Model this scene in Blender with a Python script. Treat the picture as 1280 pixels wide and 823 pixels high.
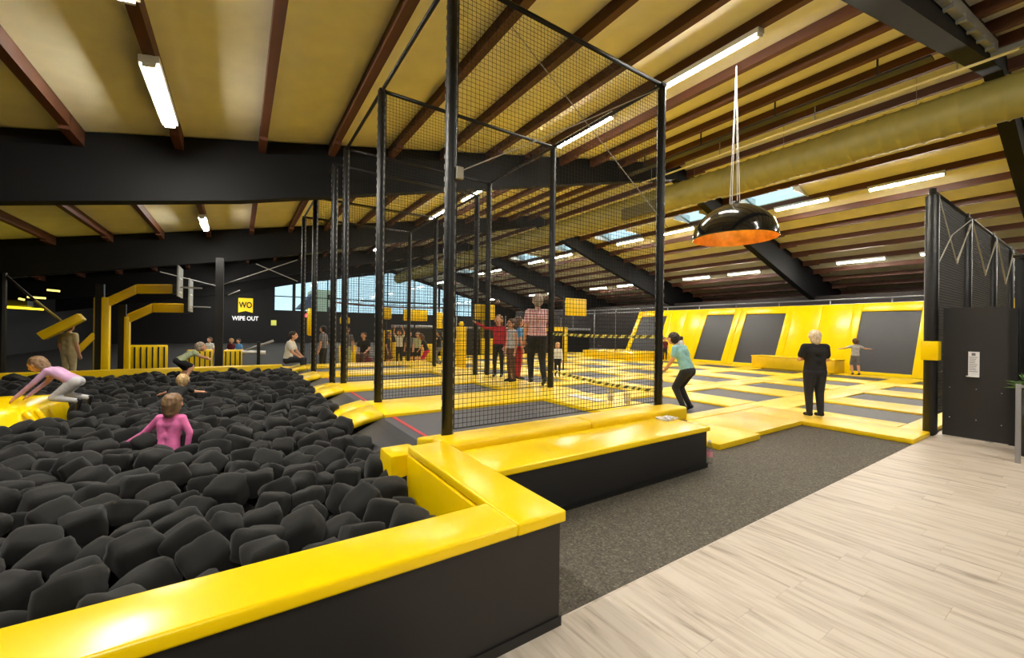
import bpy, bmesh, math, random
import numpy as np
from mathutils import Vector, Matrix, noise
random.seed(7)
S = bpy.context.scene
for o in list(bpy.data.objects): bpy.data.objects.remove(o)
COL = S.collection

# ------------------------------------------------------------------ camera
FPX, YAW, PITCH, ROLL, CAMZ = 513.87, .58578, .0011685, -.012816, 1.60
Fv = Vector((math.sin(YAW)*math.cos(PITCH), math.cos(YAW)*math.cos(PITCH), math.sin(PITCH)))
Rv = Vector((math.cos(YAW), -math.sin(YAW), 0)); Dv = Fv.cross(Rv)
if Dv.z > 0: Dv = -Dv
c, s = math.cos(ROLL), math.sin(ROLL); Rv, Dv = c*Rv + s*Dv, -s*Rv + c*Dv
cam = bpy.data.cameras.new('camera'); camo = bpy.data.objects.new('camera', cam); COL.objects.link(camo)
m3 = Matrix((Rv, -Dv, -Fv)).transposed()
camo.matrix_world = Matrix.Translation((0, 0, CAMZ)) @ m3.to_4x4()
cam.sensor_fit = 'HORIZONTAL'; cam.sensor_width = 36; cam.lens = FPX/1280*36; cam.clip_start = .05; cam.clip_end = 300
S.camera = camo
def at(u, v, **k):                       # pixel of the photo -> point on a plane x=, y= or z=
    r = Fv + (u-640)/FPX*Rv + (v-411.5)/FPX*Dv
    (a, val), = k.items(); i = 'xyz'.index(a); o = Vector((0, 0, CAMZ))
    return o + r*((val-o[i])/r[i])

# ------------------------------------------------------------------ world, exposure
W = bpy.data.worlds.new('world'); S.world = W; W.use_nodes = True
bg = W.node_tree.nodes['Background']; bg.inputs[0].default_value = (.70, .93, 1, 1); bg.inputs[1].default_value = .62
S.view_settings.view_transform = 'Standard'; S.view_settings.look = 'None'
S.view_settings.exposure = 1.38; S.view_settings.gamma = 1.0; S.view_settings.use_curve_mapping = False
TUBE_POWER = 92.0

# ------------------------------------------------------------------ materials
def lin(c): return tuple(((x/255)/12.92 if x/255 <= .04045 else ((x/255+.055)/1.055)**2.4) for x in c)
MATS = {}
def mat(name, rgb, rough=.6, metal=0, var=0, scale=8, bump=0, bscale=60, emit=0, coat=0, spec=None, stretch=None, sheen=0):
    if name in MATS: return MATS[name]
    m = bpy.data.materials.new(name); m.use_nodes = True; nt = m.node_tree; p = nt.nodes['Principled BSDF']
    L = nt.links; col = lin(rgb)
    p.inputs['Base Color'].default_value = (*col, 1); p.inputs['Roughness'].default_value = rough; p.inputs['Metallic'].default_value = metal
    if coat: p.inputs['Coat Weight'].default_value = coat; p.inputs['Coat Roughness'].default_value = .12
    if spec is not None: p.inputs['Specular IOR Level'].default_value = spec
    if sheen: p.inputs['Sheen Weight'].default_value = sheen
    tc = nt.nodes.new('ShaderNodeTexCoord'); src = tc.outputs['Object']
    if stretch:
        mp = nt.nodes.new('ShaderNodeMapping'); mp.inputs['Scale'].default_value = stretch; L.new(src, mp.inputs[0]); src = mp.outputs[0]
    if var:
        n = nt.nodes.new('ShaderNodeTexNoise'); n.inputs['Scale'].default_value = scale; n.inputs['Detail'].default_value = 5; L.new(src, n.inputs['Vector'])
        r = nt.nodes.new('ShaderNodeValToRGB'); e = r.color_ramp.elements
        e[0].position = .3; e[1].position = .7
        e[0].color = (*[x*(1-var) for x in col], 1); e[1].color = (*[min(1, x*(1+var)) for x in col], 1)
        L.new(n.outputs['Fac'], r.inputs[0]); L.new(r.outputs[0], p.inputs['Base Color'])
    if bump:
        n = nt.nodes.new('ShaderNodeTexNoise'); n.inputs['Scale'].default_value = bscale; n.inputs['Detail'].default_value = 3; L.new(src, n.inputs['Vector'])
        b = nt.nodes.new('ShaderNodeBump'); b.inputs['Strength'].default_value = bump; b.inputs['Distance'].default_value = .02
        L.new(n.outputs['Fac'], b.inputs['Height']); L.new(b.outputs[0], p.inputs['Normal'])
    if emit:
        p.inputs['Emission Color'].default_value = (*col, 1); p.inputs['Emission Strength'].default_value = emit
    MATS[name] = m; return m
YEL = mat('yellow_vinyl', (250, 211, 0), .24, var=.04, scale=1.5, bump=.10, bscale=5, spec=.35)
YELF = mat('yellow_vinyl_worn', (249, 208, 0), .38, var=.07, scale=2.5, bump=.15, bscale=6)
BLK = mat('black_panel', (30, 27, 26), .5, var=.08, scale=3)
BLKM = mat('black_metal', (16, 16, 17), .38)
SLEEVE = mat('black_sleeve', (9, 9, 10), .42, bump=.35, bscale=18)
BEAM = mat('black_beam', (8, 8, 10), .65, var=.06, scale=2, spec=.25)
WALLB = mat('black_wall', (19, 19, 21), .75, var=.06, scale=1)
BED = mat('trampoline_bed', (72, 72, 78), .55, var=.06, scale=6, bump=.1, bscale=300)
BEDD = mat('trampoline_bed_dark', (50, 50, 53), .42, var=.05, scale=5, bump=.1, bscale=300)
REDL = mat('red_tape', (190, 35, 45), .5)
NETM = mat('net_cord', (14, 13, 12), .7)
FOAM = mat('foam_cover', (12, 12, 12), .95, var=.16, scale=5, bump=.15, bscale=90, sheen=.06)
PANEL = mat('ceiling_panel', (236, 230, 196), .65, var=.05, scale=2.5, bump=.15, bscale=9)
PURL = mat('purlin_wood', (84, 46, 26), .6, var=.3, scale=6, stretch=(1, .08, 1))
DUCT = mat('duct_skin', (150, 140, 72), .5, var=.08, scale=3, bump=.2, bscale=8)
GALV = mat('galvanised', (150, 152, 150), .45, .6, var=.1, scale=10)
GREYM = mat('grey_metal', (150, 150, 150), .4, .3)
WHITE = mat('white_paint', (225, 225, 222), .5)
TUBE = mat('tube_light', (255, 250, 238), .5, emit=TUBE_POWER)
ROPE = mat('pale_cord', (170, 165, 150), .8)
COPPER = mat('copper_leaf', (236, 176, 92), .35, .55, var=.25, scale=7)
GLBLK = mat('gloss_black', (20, 20, 21), .12, coat=.5)
CARPET = None
def make_carpet():
    m = bpy.data.materials.new('speckled_rubber_carpet'); m.use_nodes = True; nt = m.node_tree; p = nt.nodes['Principled BSDF']; L = nt.links
    tc = nt.nodes.new('ShaderNodeTexCoord')
    n = nt.nodes.new('ShaderNodeTexNoise'); n.inputs['Scale'].default_value = 55; n.inputs['Detail'].default_value = 4; n.inputs['Roughness'].default_value = .75
    r = nt.nodes.new('ShaderNodeValToRGB'); e = r.color_ramp.elements
    e[0].position = .38; e[0].color = (*lin((58, 54, 48)), 1); e[1].position = .62; e[1].color = (*lin((104, 98, 86)), 1)
    x = e.new(.72); x.color = (*lin((165, 158, 140)), 1)
    L.new(tc.outputs['Object'], n.inputs['Vector']); L.new(n.outputs['Fac'], r.inputs[0]); L.new(r.outputs[0], p.inputs['Base Color'])
    p.inputs['Roughness'].default_value = .8
    b = nt.nodes.new('ShaderNodeBump'); b.inputs['Strength'].default_value = .3; b.inputs['Distance'].default_value = .01
    L.new(n.outputs['Fac'], b.inputs['Height']); L.new(b.outputs[0], p.inputs['Normal'])
    return m
CARPET = make_carpet()
def make_plank():
    m = bpy.data.materials.new('whitewashed_plank'); m.use_nodes = True; nt = m.node_tree; p = nt.nodes['Principled BSDF']; L = nt.links
    g = nt.nodes.new('ShaderNodeNewGeometry'); oi = nt.nodes.new('ShaderNodeObjectInfo')
    mp = nt.nodes.new('ShaderNodeMapping'); mp.inputs['Scale'].default_value = (9, .8, 1)
    ad = nt.nodes.new('ShaderNodeVectorMath'); ad.operation = 'ADD'
    cb = nt.nodes.new('ShaderNodeCombineXYZ'); mu = nt.nodes.new('ShaderNodeMath'); mu.operation = 'MULTIPLY'; mu.inputs[1].default_value = 40
    L.new(oi.outputs['Random'], mu.inputs[0]); L.new(mu.outputs[0], cb.inputs[1]); L.new(g.outputs['Position'], ad.inputs[0]); L.new(cb.outputs[0], ad.inputs[1])
    L.new(ad.outputs[0], mp.inputs[0])
    n = nt.nodes.new('ShaderNodeTexNoise'); n.inputs['Scale'].default_value = 1.6; n.inputs['Detail'].default_value = 8; n.inputs['Roughness'].default_value = .62; n.inputs['Distortion'].default_value = .5
    L.new(mp.outputs[0], n.inputs['Vector'])
    r = nt.nodes.new('ShaderNodeValToRGB'); e = r.color_ramp.elements
    e[0].position = .28; e[0].color = (*lin((138, 125, 108)), 1); e[1].position = .55; e[1].color = (*lin((204, 193, 180)), 1)
    x = e.new(.40); x.color = (*lin((184, 171, 156)), 1)
    L.new(n.outputs['Fac'], r.inputs[0])
    mx = nt.nodes.new('ShaderNodeMix'); mx.data_type = 'RGBA'; mx.blend_type = 'MULTIPLY'; mx.inputs[0].default_value = 1
    rr = nt.nodes.new('ShaderNodeValToRGB'); rr.color_ramp.elements[0].color = (.93, .925, .92, 1); rr.color_ramp.elements[1].color = (1, 1, 1, 1)
    L.new(oi.outputs['Random'], rr.inputs[0]); L.new(r.outputs[0], mx.inputs[6]); L.new(rr.outputs[0], mx.inputs[7])
    L.new(mx.outputs[2], p.inputs['Base Color']); p.inputs['Roughness'].default_value = .5
    return m
PLANK = make_plank()
def glass(name, tint, mix=.12, rough=.05):
    m = bpy.data.materials.new(name); m.use_nodes = True; nt = m.node_tree; nt.nodes.clear(); L = nt.links
    o = nt.nodes.new('ShaderNodeOutputMaterial'); t = nt.nodes.new('ShaderNodeBsdfTransparent'); t.inputs[0].default_value = (*tint, 1)
    g = nt.nodes.new('ShaderNodeBsdfGlossy'); g.inputs['Roughness'].default_value = rough
    x = nt.nodes.new('ShaderNodeMixShader'); x.inputs[0].default_value = mix
    L.new(t.outputs[0], x.inputs[1]); L.new(g.outputs[0], x.inputs[2]); L.new(x.outputs[0], o.inputs[0]); return m
GLASS = glass('window_glass', (.9, .97, 1))
CLEARP = glass('clear_plastic', (.93, .95, .95), .2)

# ------------------------------------------------------------------ mesh helpers
def wloc(o):
    v = Vector((0, 0, 0))
    while o is not None: v += o.location; o = o.parent
    return v
def tag(o, label=None, cat=None, group=None, kind=None, category=None):
    cat = cat or category
    if label: o['label'] = label
    if cat: o['category'] = cat
    if group: o['group'] = group
    if kind: o['kind'] = kind
    return o
def thing(name, loc, label=None, cat=None, group=None, kind=None):
    o = bpy.data.objects.new(name, None); COL.objects.link(o); o.location = loc; o.empty_display_size = .1
    return tag(o, label, cat, group, kind)
class B:
    def __init__(s): s.bm = bmesh.new()
    def raw(s, vs, fs):
        v = [s.bm.verts.new(p) for p in vs]
        for f in fs:
            try: s.bm.faces.new([v[i] for i in f])
            except ValueError: pass
        return s
    def hexa(s, b, t):                      # bottom quad, top quad (ccw from above)
        return s.raw(list(b)+list(t), [(3,2,1,0),(4,5,6,7),(0,1,5,4),(1,2,6,5),(2,3,7,6),(3,0,4,7)])
    def box(s, a, b):
        x0, y0, z0 = a; x1, y1, z1 = b
        return s.hexa([(x0,y0,z0),(x1,y0,z0),(x1,y1,z0),(x0,y1,z0)], [(x0,y0,z1),(x1,y0,z1),(x1,y1,z1),(x0,y1,z1)])
    def obox(s, cen, size, M):
        cen = Vector(cen); hx, hy, hz = [q/2 for q in size]
        P = lambda x, y, z: cen + M @ Vector((x*hx, y*hy, z*hz))
        return s.hexa([P(-1,-1,-1),P(1,-1,-1),P(1,1,-1),P(-1,1,-1)], [P(-1,-1,1),P(1,-1,1),P(1,1,1),P(-1,1,1)])
    def bar(s, p, q, w, h, up=(0,0,1)):     # rectangular bar p->q
        p, q = Vector(p), Vector(q); d = (q-p).normalized(); u = Vector(up)
        sd = d.cross(u).normalized(); u = sd.cross(d)
        M = Matrix((d, sd, u)).transposed()
        return s.obox((p+q)/2, ((q-p).length, w, h), M)
    def path(s, pts, rs, n=8, cap=True):
        pts = [Vector(p) for p in pts]
        if not hasattr(rs, '__len__'): rs = [rs]*len(pts)
        rings = []; prev = None
        for i, p in enumerate(pts):
            d = (pts[min(i+1, len(pts)-1)]-pts[max(i-1, 0)]).normalized()
            if prev is None:
                a = Vector((0,0,1)) if abs(d.z) < .9 else Vector((1,0,0)); u = d.cross(a).normalized()
            else: u = (prev-d*prev.dot(d)).normalized()
            prev = u; w = d.cross(u)
            rings.append([s.bm.verts.new(p+(u*math.cos(2*math.pi*k/n)+w*math.sin(2*math.pi*k/n))*rs[i]) for k in range(n)])
        for a, b in zip(rings, rings[1:]):
            for k in range(n): s.bm.faces.new((a[k], a[(k+1)%n], b[(k+1)%n], b[k]))
        if cap: s.bm.faces.new(rings[0][::-1]); s.bm.faces.new(rings[-1])
        return s
    def tube(s, p, q, r, r2=None, n=8): return s.path([p, q], [r, r if r2 is None else r2], n)
    def lathe(s, cen, prof, n=24, axis='z'):
        cen = Vector(cen); rings = []
        for r, h in prof:
            ring = []
            for k in range(n):
                a = 2*math.pi*k/n; x, y = r*math.cos(a), r*math.sin(a)
                ring.append(s.bm.verts.new(cen+(Vector((x, y, h)) if axis == 'z' else Vector((x, h, y)) if axis == 'y' else Vector((h, x, y)))))
            rings.append(ring)
        for a, b in zip(rings, rings[1:]):
            for k in range(n): s.bm.faces.new((a[k], a[(k+1)%n], b[(k+1)%n], b[k]))
        return s
    def ball(s, cen, r, n=10, m=6):
        rx, ry, rz = r if hasattr(r, '__len__') else (r, r, r); cen = Vector(cen)
        M = Matrix.Translation(cen) @ Matrix.Diagonal((rx, ry, rz, 1))
        bmesh.ops.create_uvsphere(s.bm, u_segments=n, v_segments=m, radius=1, matrix=M); return s
    def extrude(s, poly, d):                # polygon (3-D points) swept by d
        d = Vector(d); n = len(poly); P = [Vector(p) for p in poly]
        return s.raw(P+[p+d for p in P], [tuple(range(n))[::-1], tuple(range(n, 2*n))]+[(i, (i+1)%n, (i+1)%n+n, i+n) for i in range(n)])
    def build(s, name, m, parent=None, bevel=0, seg=2, smooth=False, origin=None, **tags):
        bm = s.bm
        if bevel: bmesh.ops.bevel(bm, geom=[e for e in bm.edges], offset=bevel, segments=seg, profile=.6, affect='EDGES', clamp_overlap=True)
        bmesh.ops.recalc_face_normals(bm, faces=bm.faces)
        if parent is not None: off = wloc(parent)
        elif origin is not None: off = Vector(origin)
        else:
            xs = [v.co for v in bm.verts]; mn = [min(v[i] for v in xs) for i in range(3)]; mx = [max(v[i] for v in xs) for i in range(3)]
            off = Vector(((mn[0]+mx[0])/2, (mn[1]+mx[1])/2, mn[2]))
        bmesh.ops.translate(bm, verts=bm.verts, vec=-off)
        me = bpy.data.meshes.new(name); bm.to_mesh(me); bm.free()
        for k in (m if isinstance(m, (list, tuple)) else [m]): me.materials.append(k)
        if smooth or bevel:
            me.polygons.foreach_set('use_smooth', [True]*len(me.polygons))
            if not smooth or bevel:
                try: me.set_sharp_from_angle(angle=math.radians(50))
                except Exception: pass
        o = bpy.data.objects.new(name, me); COL.objects.link(o)
        if parent is not None: o.parent = parent
        else: o.location = off
        return tag(o, **tags)
def inst(name, me, loc, parent=None, rot=None, scale=None):
    o = bpy.data.objects.new(name, me); COL.objects.link(o)
    if parent is not None: o.parent = parent; o.location = Vector(loc)-wloc(parent)
    else: o.location = loc
    if rot is not None: o.rotation_euler = rot
    if scale is not None: o.scale = scale
    return o
def copy_tree(o, parent=None):
    c = o.copy(); COL.objects.link(c); c.parent = parent
    for ch in list(o.children): copy_tree(ch, c)
    return c
Rz = lambda a: Matrix.Rotation(a, 3, 'Z')

# ================================================================== THE HALL
XL, XR, YF, YB = -9.5, 33.9, -8.0, 46.0
XRIDGE, ZRIDGE, KL, KR = 14.2, 8.17, .20, .24
def zroof(x): return ZRIDGE-KL*(XRIDGE-x) if x < XRIDGE else ZRIDGE-KR*(x-XRIDGE)
floor = B().box((XL, YF, -.12), (XR, YB, 0)).build('floor', CARPET, kind='structure', label='speckled dark rubber carpet floor of the hall')
# whitewashed planks, running along the hall, right of the carpet edge
pw, edge = .2, 1.73
k = 0; x = .7
while x < 12.5:
    y = edge; first = True; off = random.uniform(.5, 1.3)
    while y > -2.2:
        ln = off if first else 1.3; first = False
        y1 = max(y-ln, -2.2)
        B().box((x+.0006, y1+.0006, 0), (x+pw-.0006, y-.0006, .008)).build('plank', PLANK, floor)
        y = y1-1e-6
        if y1 <= -2.2: break
    x += pw
B().box((.7, edge, 0), (12.5, edge+.012, .009)).build('edge_strip', PLANK, floor)
# black rubber flooring beyond the pit and lanes
B().box((XL, 13.2, 0), (6.4, YB, .012)).build('floor_section', mat('black_rubber', (20, 20, 21), .8), floor)
# walls
w = B().box((XL-.2, YF, 0), (XL, YB, zroof(XL)+.1)).build('wall_left', WALLB, kind='structure')
B().box((XR, YF, 0), (XR+.2, YB, zroof(XR)+.1)).build('wall_right', WALLB, kind='structure')
def gable(y0, y1, x0, x1, zb): 
    ps = [(x0, y0, zb), (x1, y0, zb), (x1, y0, zroof(x1))]
    if x0 < XRIDGE < x1: ps.append((XRIDGE, y0, ZRIDGE))
    ps.append((x0, y0, zroof(x0))); return B().extrude(ps, (0, y1-y0, 0))
gable(YF-.2, YF, XL, XR, 0).build('wall_front', mat('front_wall', (120, 112, 100), .8), kind='structure')
WX0, WX1, WZ = 2.8, 24.4, 3.2
wb = gable(YB, YB+.2, XL, WX0, 0).build('wall_back', WALLB, kind='structure')
gable(YB, YB+.2, WX1, XR, 0).build('wall_section', WALLB, wb)
B().box((WX0, YB, 0), (WX1, YB+.2, WZ)).build('wall_section', WALLB, wb)
B().extrude([(WX0, YB, zroof(WX0)-.4), (XRIDGE, YB, ZRIDGE-.4), (WX1, YB, zroof(WX1)-.4), (WX1, YB, zroof(WX1)), (XRIDGE, YB, ZRIDGE), (WX0, YB, zroof(WX0))], (0, .2, 0)).build('wall_section', WALLB, wb)
# gable window
win = thing('window_1', (XRIDGE, YB+.1, WZ), 'wide gable window of pale blue panes in the far black wall', kind='structure')
xs = [WX0, 4.5, 7.6, 10.7, 13.8, 16.9, 20.0, 22.4, WX1]; zm = 4.55
top = lambda x: zroof(x)-.4
for a, b in zip(xs, xs[1:]):
    wide = .28 if a in (4.5, 20.0) else .1
    B().box((a-wide/2, YB+.04, WZ), (a+wide/2, YB+.16, top(a)+.02)).build('mullion', BLKM, win)
    B().box((a+wide/2, YB+.09, WZ), (b-.05, YB+.105, zm)).build('pane', GLASS, win)
    ps = [(a+wide/2, YB+.09, zm+.05), (b-.05, YB+.09, zm+.05), (b-.05, YB+.09, top(b-.05))]
    if a < XRIDGE < b: ps.append((XRIDGE, YB+.09, top(XRIDGE)))
    ps.append((a+wide/2, YB+.09, top(a+wide/2)))
    B().extrude(ps, (0, .015, 0)).build('pane', GLASS, win)
    B().box((a+wide/2, YB+.05, zm-.03), (b-.05, YB+.15, zm+.06)).build('transom', BLKM, win)
# ceiling: panels between purlins, bay by bay
ceil = thing('ceiling', (XRIDGE, 19, ZRIDGE), 'pitched ceiling of cream panels between dark brown purlins', kind='structure')
SP = 1.32
PL = [.35+SP*n for n in range(-7, 11)]; PR = [14.85+SP*n for n in range(0, 15)]
BEAMY = [1.78, 10, 19, 28, 37]
bays = [(-8, 1.78), (1.78, 10), (10, 19), (19, 28), (28, 37), (37, 46)]
edges = [XL]+[p for p in PL]+[XRIDGE]+[p for p in PR]+[XR]
skyl = {-8: [(-2, 0)], 1.78: [(7.15, 9.15)], 28: [(34.1, 36.2)]}
skyl[10] = [(11.0, 12.3), (15.3, 17.6)]; skyl[19] = [(20.0, 21.6), (24.4, 26.6)]
nwin = 2
for y0, y1 in bays:
    for a, b in zip(edges, edges[1:]):
        spans = [(y0, y1)]
        if abs(a-17.49) < .01 and y0 in skyl:
            spans = []; yy = y0
            for s0, s1 in skyl[y0]:
                spans.append((yy, s0)); yy = s1
                sk = thing('window_%d' % nwin, ((a+b)/2, (s0+s1)/2, zroof((a+b)/2)), 'small blue skylight let into the ceiling beside the duct', kind='structure'); nwin += 1
                B().hexa([(a, s0, zroof(a)+.05), (b, s0, zroof(b)+.05), (b, s1, zroof(b)+.05), (a, s1, zroof(a)+.05)], [(a, s0, zroof(a)+.07), (b, s0, zroof(b)+.07), (b, s1, zroof(b)+.07), (a, s1, zroof(a)+.07)]).build('pane', GLASS, sk)
                B().box((a, s0-.04, zroof(b)-.03), (b, s0, zroof(a)+.07)).box((a, s1, zroof(b)-.03), (b, s1+.04, zroof(a)+.07)).build('frame', WHITE, sk)
            spans.append((yy, y1))
        for p0, p1 in spans:
            B().hexa([(a, p0, zroof(a)), (b, p0, zroof(b)), (b, p1, zroof(b)), (a, p1, zroof(a))], [(a, p0, zroof(a)+.08), (b, p0, zroof(b)+.08), (b, p1, zroof(b)+.08), (a, p1, zroof(a)+.08)]).build('ceiling_panel', PANEL, ceil)
PD, PWD = .20, .125
pm = B().box((-PWD/2, 0, -PD), (PWD/2, 9, .02)); 
pm.box((-PWD/2-.004, 8.05, -PD-.06), (PWD/2+.004, 8.85, -.02))            # haunch block at the beam
po = pm.build('purlin', PURL, ceil); pmesh = po.data; bpy.data.objects.remove(po)
for v in pmesh.vertices: v.co += wloc(ceil)
for y0, y1 in bays:
    for x in PL+PR: inst('purlin', pmesh, (x, y0, zroof(x)), ceil, None, (1, (y1-y0)/9, 1))
# tapered glulam frames
def beam(y, name='roof_beam'):
    t = .15
    lf = [(XL, 1.10), (0, 1.22), (6, .95), (XRIDGE, .60)]
    poly = [(x, y-t, zroof(x)-.02) for x, _ in lf]
    poly2 = [(x, y-t, zroof(x)-d) for x, d in lf][::-1]
    rt = [(XRIDGE, .60), (19.8, 1.15), (25, 1.5), (XR, 1.9)]
    B().extrude(poly+poly2, (0, 2*t, 0)).build('roof_beam', BEAM, ceil)
    B().extrude([(x, y-t, zroof(x)-.02) for x, _ in rt]+[(x, y-t, zroof(x)-d) for x, d in rt][::-1], (0, 2*t, 0)).build('roof_beam', BEAM, ceil)
for y in BEAMY: beam(y)
# ---- duct under the ridge
prof = []
y = -7.9
while y < 43: prof += [(.475, y), (.475, y+.2), (.50, y+.24), (.475, y+.28)]; y += .34
d = thing('ventilation_duct', (14.0, 18, 6.32), 'long olive fabric ventilation duct hanging under the roof ridge', 'duct')
B().lathe((14.0, 0, 6.82), prof, 28, 'y').build('duct_sleeve', DUCT, d, smooth=True)
B().lathe((14.0, 0, 6.82), [(.001, 43), (.485, 43)], 28, 'y').build('end_cap', DUCT, d)
for y in range(-6, 43, 3): B().tube((14.0, y, 7.28), (14.0, y, 8.1), .006, n=5).build('hanger', GALV, d)
B().box((13.45, 10.3, 6.3), (13.6, 12.0, 6.75)).build('outlet_box', mat('duct_dark', (92, 84, 40), .6), d)
cp = thing('conduit_pipe', (12.0, 5, 6.7), 'thin cream conduit pipe running beside the ventilation duct', 'pipe')
B().tube((12.2, 1.2, 7.02), (12.2, 9.9, 7.02), .03).build('pipe', mat('cream_pipe', (215, 200, 140), .5), cp)
for y in (2, 4.5, 7, 9.5): B().box((12.19, y, 7.02), (12.21, y+.02, 7.75)).build('clip', GALV, cp)
ct = thing('cable_tray', (11.3, 5, 7), 'black cable tray fixed under the dark purlins', 'tray')
B().box((11.2, 2.2, 7.05), (11.45, 9.8, 7.09)).build('tray', BLKM, ct)
for y in (3, 5, 7, 9): B().box((11.2, y, 7.09), (11.23, y+.03, 7.6)).build('hanger', BLKM, ct)
# steel channel and cross pipes along the nearest beam
sc = thing('steel_channel', (11, 1.55, 5.5), 'galvanised steel channel with brackets fixed along the nearest black beam', 'channel')
zb = lambda x: zroof(x)-.55
B().bar((6, 1.56, zb(6)+.1), (12.6, 1.56, zb(12.6)+.1), .10, .20).build('channel', GALV, sc)
for i in range(8):
    xx = 6.4+i*.8; B().box((xx, 1.49, zb(xx)-.05), (xx+.07, 1.61, zb(xx)+.05)).build('bracket', GALV, sc)
B().box((12.5, -3, zb(12.6)-.1), (12.62, 1.6, zb(12.6))).build('cross_arm', GALV, sc)

# ---- fluorescent tubes
ROWS = {}
def tube_light(x, y, L=1.85):
    z = zroof(x)-PD
    t = thing('ceiling_light', (x, y, z), 'white fluorescent tube light under a brown purlin, '+('in the row above the foam pit' if x < 0 else 'in the row above the net cages' if x < 10 else 'in the row just past the duct' if x < 22 else 'in the row above the slanted wall'), 'light', 'fluorescent tubes under the purlins')
    kk = KL if x < XRIDGE else -KR                       # fixture lies parallel to the roof slope
    def sec(name, ps, y0, y1, m): B().extrude([(x+dx, y0, z+dz+kk*dx) for dx, dz in ps], (0, y1-y0, 0)).build(name, m, t)
    sec('housing', [(-.10, -.09), (.10, -.09), (.10, -.005), (-.10, -.005)], y-L/2-.05, y+L/2+.05, WHITE)
    sec('tube', [(-.06, -.09), (-.055, -.112), (-.03, -.126), (.03, -.126), (.055, -.112), (.06, -.09)], y-L/2, y+L/2, TUBE)
    sec('end_cap', [(-.065, -.135), (.065, -.135), (.065, -.09), (-.065, -.09)], y-L/2-.04, y-L/2, WHITE)
    sec('end_cap', [(-.065, -.135), (.065, -.135), (.065, -.09), (-.065, -.09)], y+L/2, y+L/2+.04, WHITE)
for x in (PL[6], PL[12], PR[3], PR[8]):
    for b in (-8, 1, 10, 19, 28, 37):
        for dy in (3.3, 6.4):
            if x == PL[6] and dy == 3.3 and b >= 10: continue
            tube_light(x, b+dy-(.3 if b >= 10 else 0)+(.3 if b in (1, 10) and x == PL[6] else 0))
tray = None
# ---- pendant dome
pc = at(920, 297, x=7.27); pc.x = 7.36; pc.y = 3.94; R = .69
t = thing('pendant_lamp', pc, 'large black dome pendant lamp with copper interior on long cables', 'lamp')
prof = [(R*math.sin(a), R*.88*math.cos(a)) for a in [i*math.pi/2/14 for i in range(1, 15)]]
b = B().lathe(pc, [(.02, R*.88)]+prof, 40); b.build('dome', GLBLK, t, smooth=True)
b = B().lathe(pc, [(.02, R*.88-.02)]+[(r*.985, z-.015 if z > .02 else z) for r, z in prof], 40); b.build('inner_lining', COPPER, t, smooth=True)
B().lathe(pc, [(R*.985, 0), (R, 0), (R+.004, .012), (R, .02)], 40).build('rim', GLBLK, t, smooth=True)
B().lathe(pc+Vector((0, 0, R*.88)), [(.07, -.01), (.07, .05), (.02, .07), (.001, .07)], 16).build('cap', BLKM, t, smooth=True)
hook = Vector((7.36, 3.94, zroof(PL[12])-PD-.15))
for q in ((.09, 0), (-.09, 0), (0, .09), (0, -.09)):
    B().tube(pc+Vector((q[0], q[1], R*.87)), hook, .006, n=5).build('cable', WHITE, t)
B().ball(pc+Vector((0, 0, .34)), .07, 14, 8).build('bulb', mat('warm_bulb', (255, 190, 110), .5, emit=24), t, smooth=True)

# ================================================================== FOAM PIT
pit = thing('pit_surround', (0, 1.7, 0), 'low black pit wall capped with glossy yellow vinyl pads', 'barrier')
PX0 = -5.4
B().box((PX0, 1.70, .02), (1.455, 1.78, .58)).build('panel', BLK, pit)
B().box((1.375, 1.78, .02), (1.455, 3.26, .58)).build('panel', BLK, pit)
B().box((PX0, 1.69, 0), (1.465, 1.70, .06)).build('skirting', BLKM, pit)
B().box((PX0, 1.672, .572), (1.165, 1.985, .632)).build('top_pad', YEL, pit, bevel=.016, seg=3)
B().box((1.16, 1.668, .572), (1.475, 3.27, .636)).build('top_pad', YEL, pit, bevel=.016, seg=3)
B().box((1.15, 2.0, .05), (1.21, 3.26, .565)).build('inner_pad', YEL, pit, bevel=.012)
B().box((PX0, 1.93, .05), (1.15, 1.985, .565)).build('inner_pad', YEL, pit, bevel=.012)
B().box((1.21, 1.985, .05), (1.375, 3.26, .57)).build('core', BLK, pit)
# small padded end block where the arm meets the lanes
B().box((1.03, 3.30, .10), (1.30, 3.62, .56)).build('end_pad', YEL, pit, bevel=.03)
# far pit edge
fp = thing('pit_edge', (-2, 13, 0), 'straight yellow padded edge closing the far end of the foam pit', 'edge')
x = -9.0
while x < 1.0:
    B().box((x, 12.85, .05), (min(x+2, 1.0), 13.15, .55)).build('pad', YELF, fp, bevel=.03); x += 2.0
# yellow climbing block on the left
isl = thing('climbing_block', (-3.6, 7.9, 0), 'sagging yellow vinyl block beside the black foam', 'block')
b = B(); b.hexa([(-5.6, 7.0, .05), (-2.12, 7.05, .05), (-2.0, 8.6, .05), (-5.6, 8.6, .05)], [(-5.6, 7.25, .53), (-2.25, 7.45, .56), (-2.05, 8.4, .60), (-5.6, 8.6, .60)])
bmesh.ops.subdivide_edges(b.bm, edges=b.bm.edges[:], cuts=5, use_grid_fill=True)
for v in b.bm.verts: v.co += Vector((0, 0, .05*noise.noise(v.co*1.7)))
b.build('cushion', YEL, isl, bevel=0, smooth=True)
for i in range(3): B().path([(-2.18+.02*i, 7.5+.25*i, .50), (-2.10, 7.55+.25*i, .36), (-2.06, 7.5+.25*i, .2)], .03, 8).build('fold', YEL, isl, smooth=True)

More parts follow.
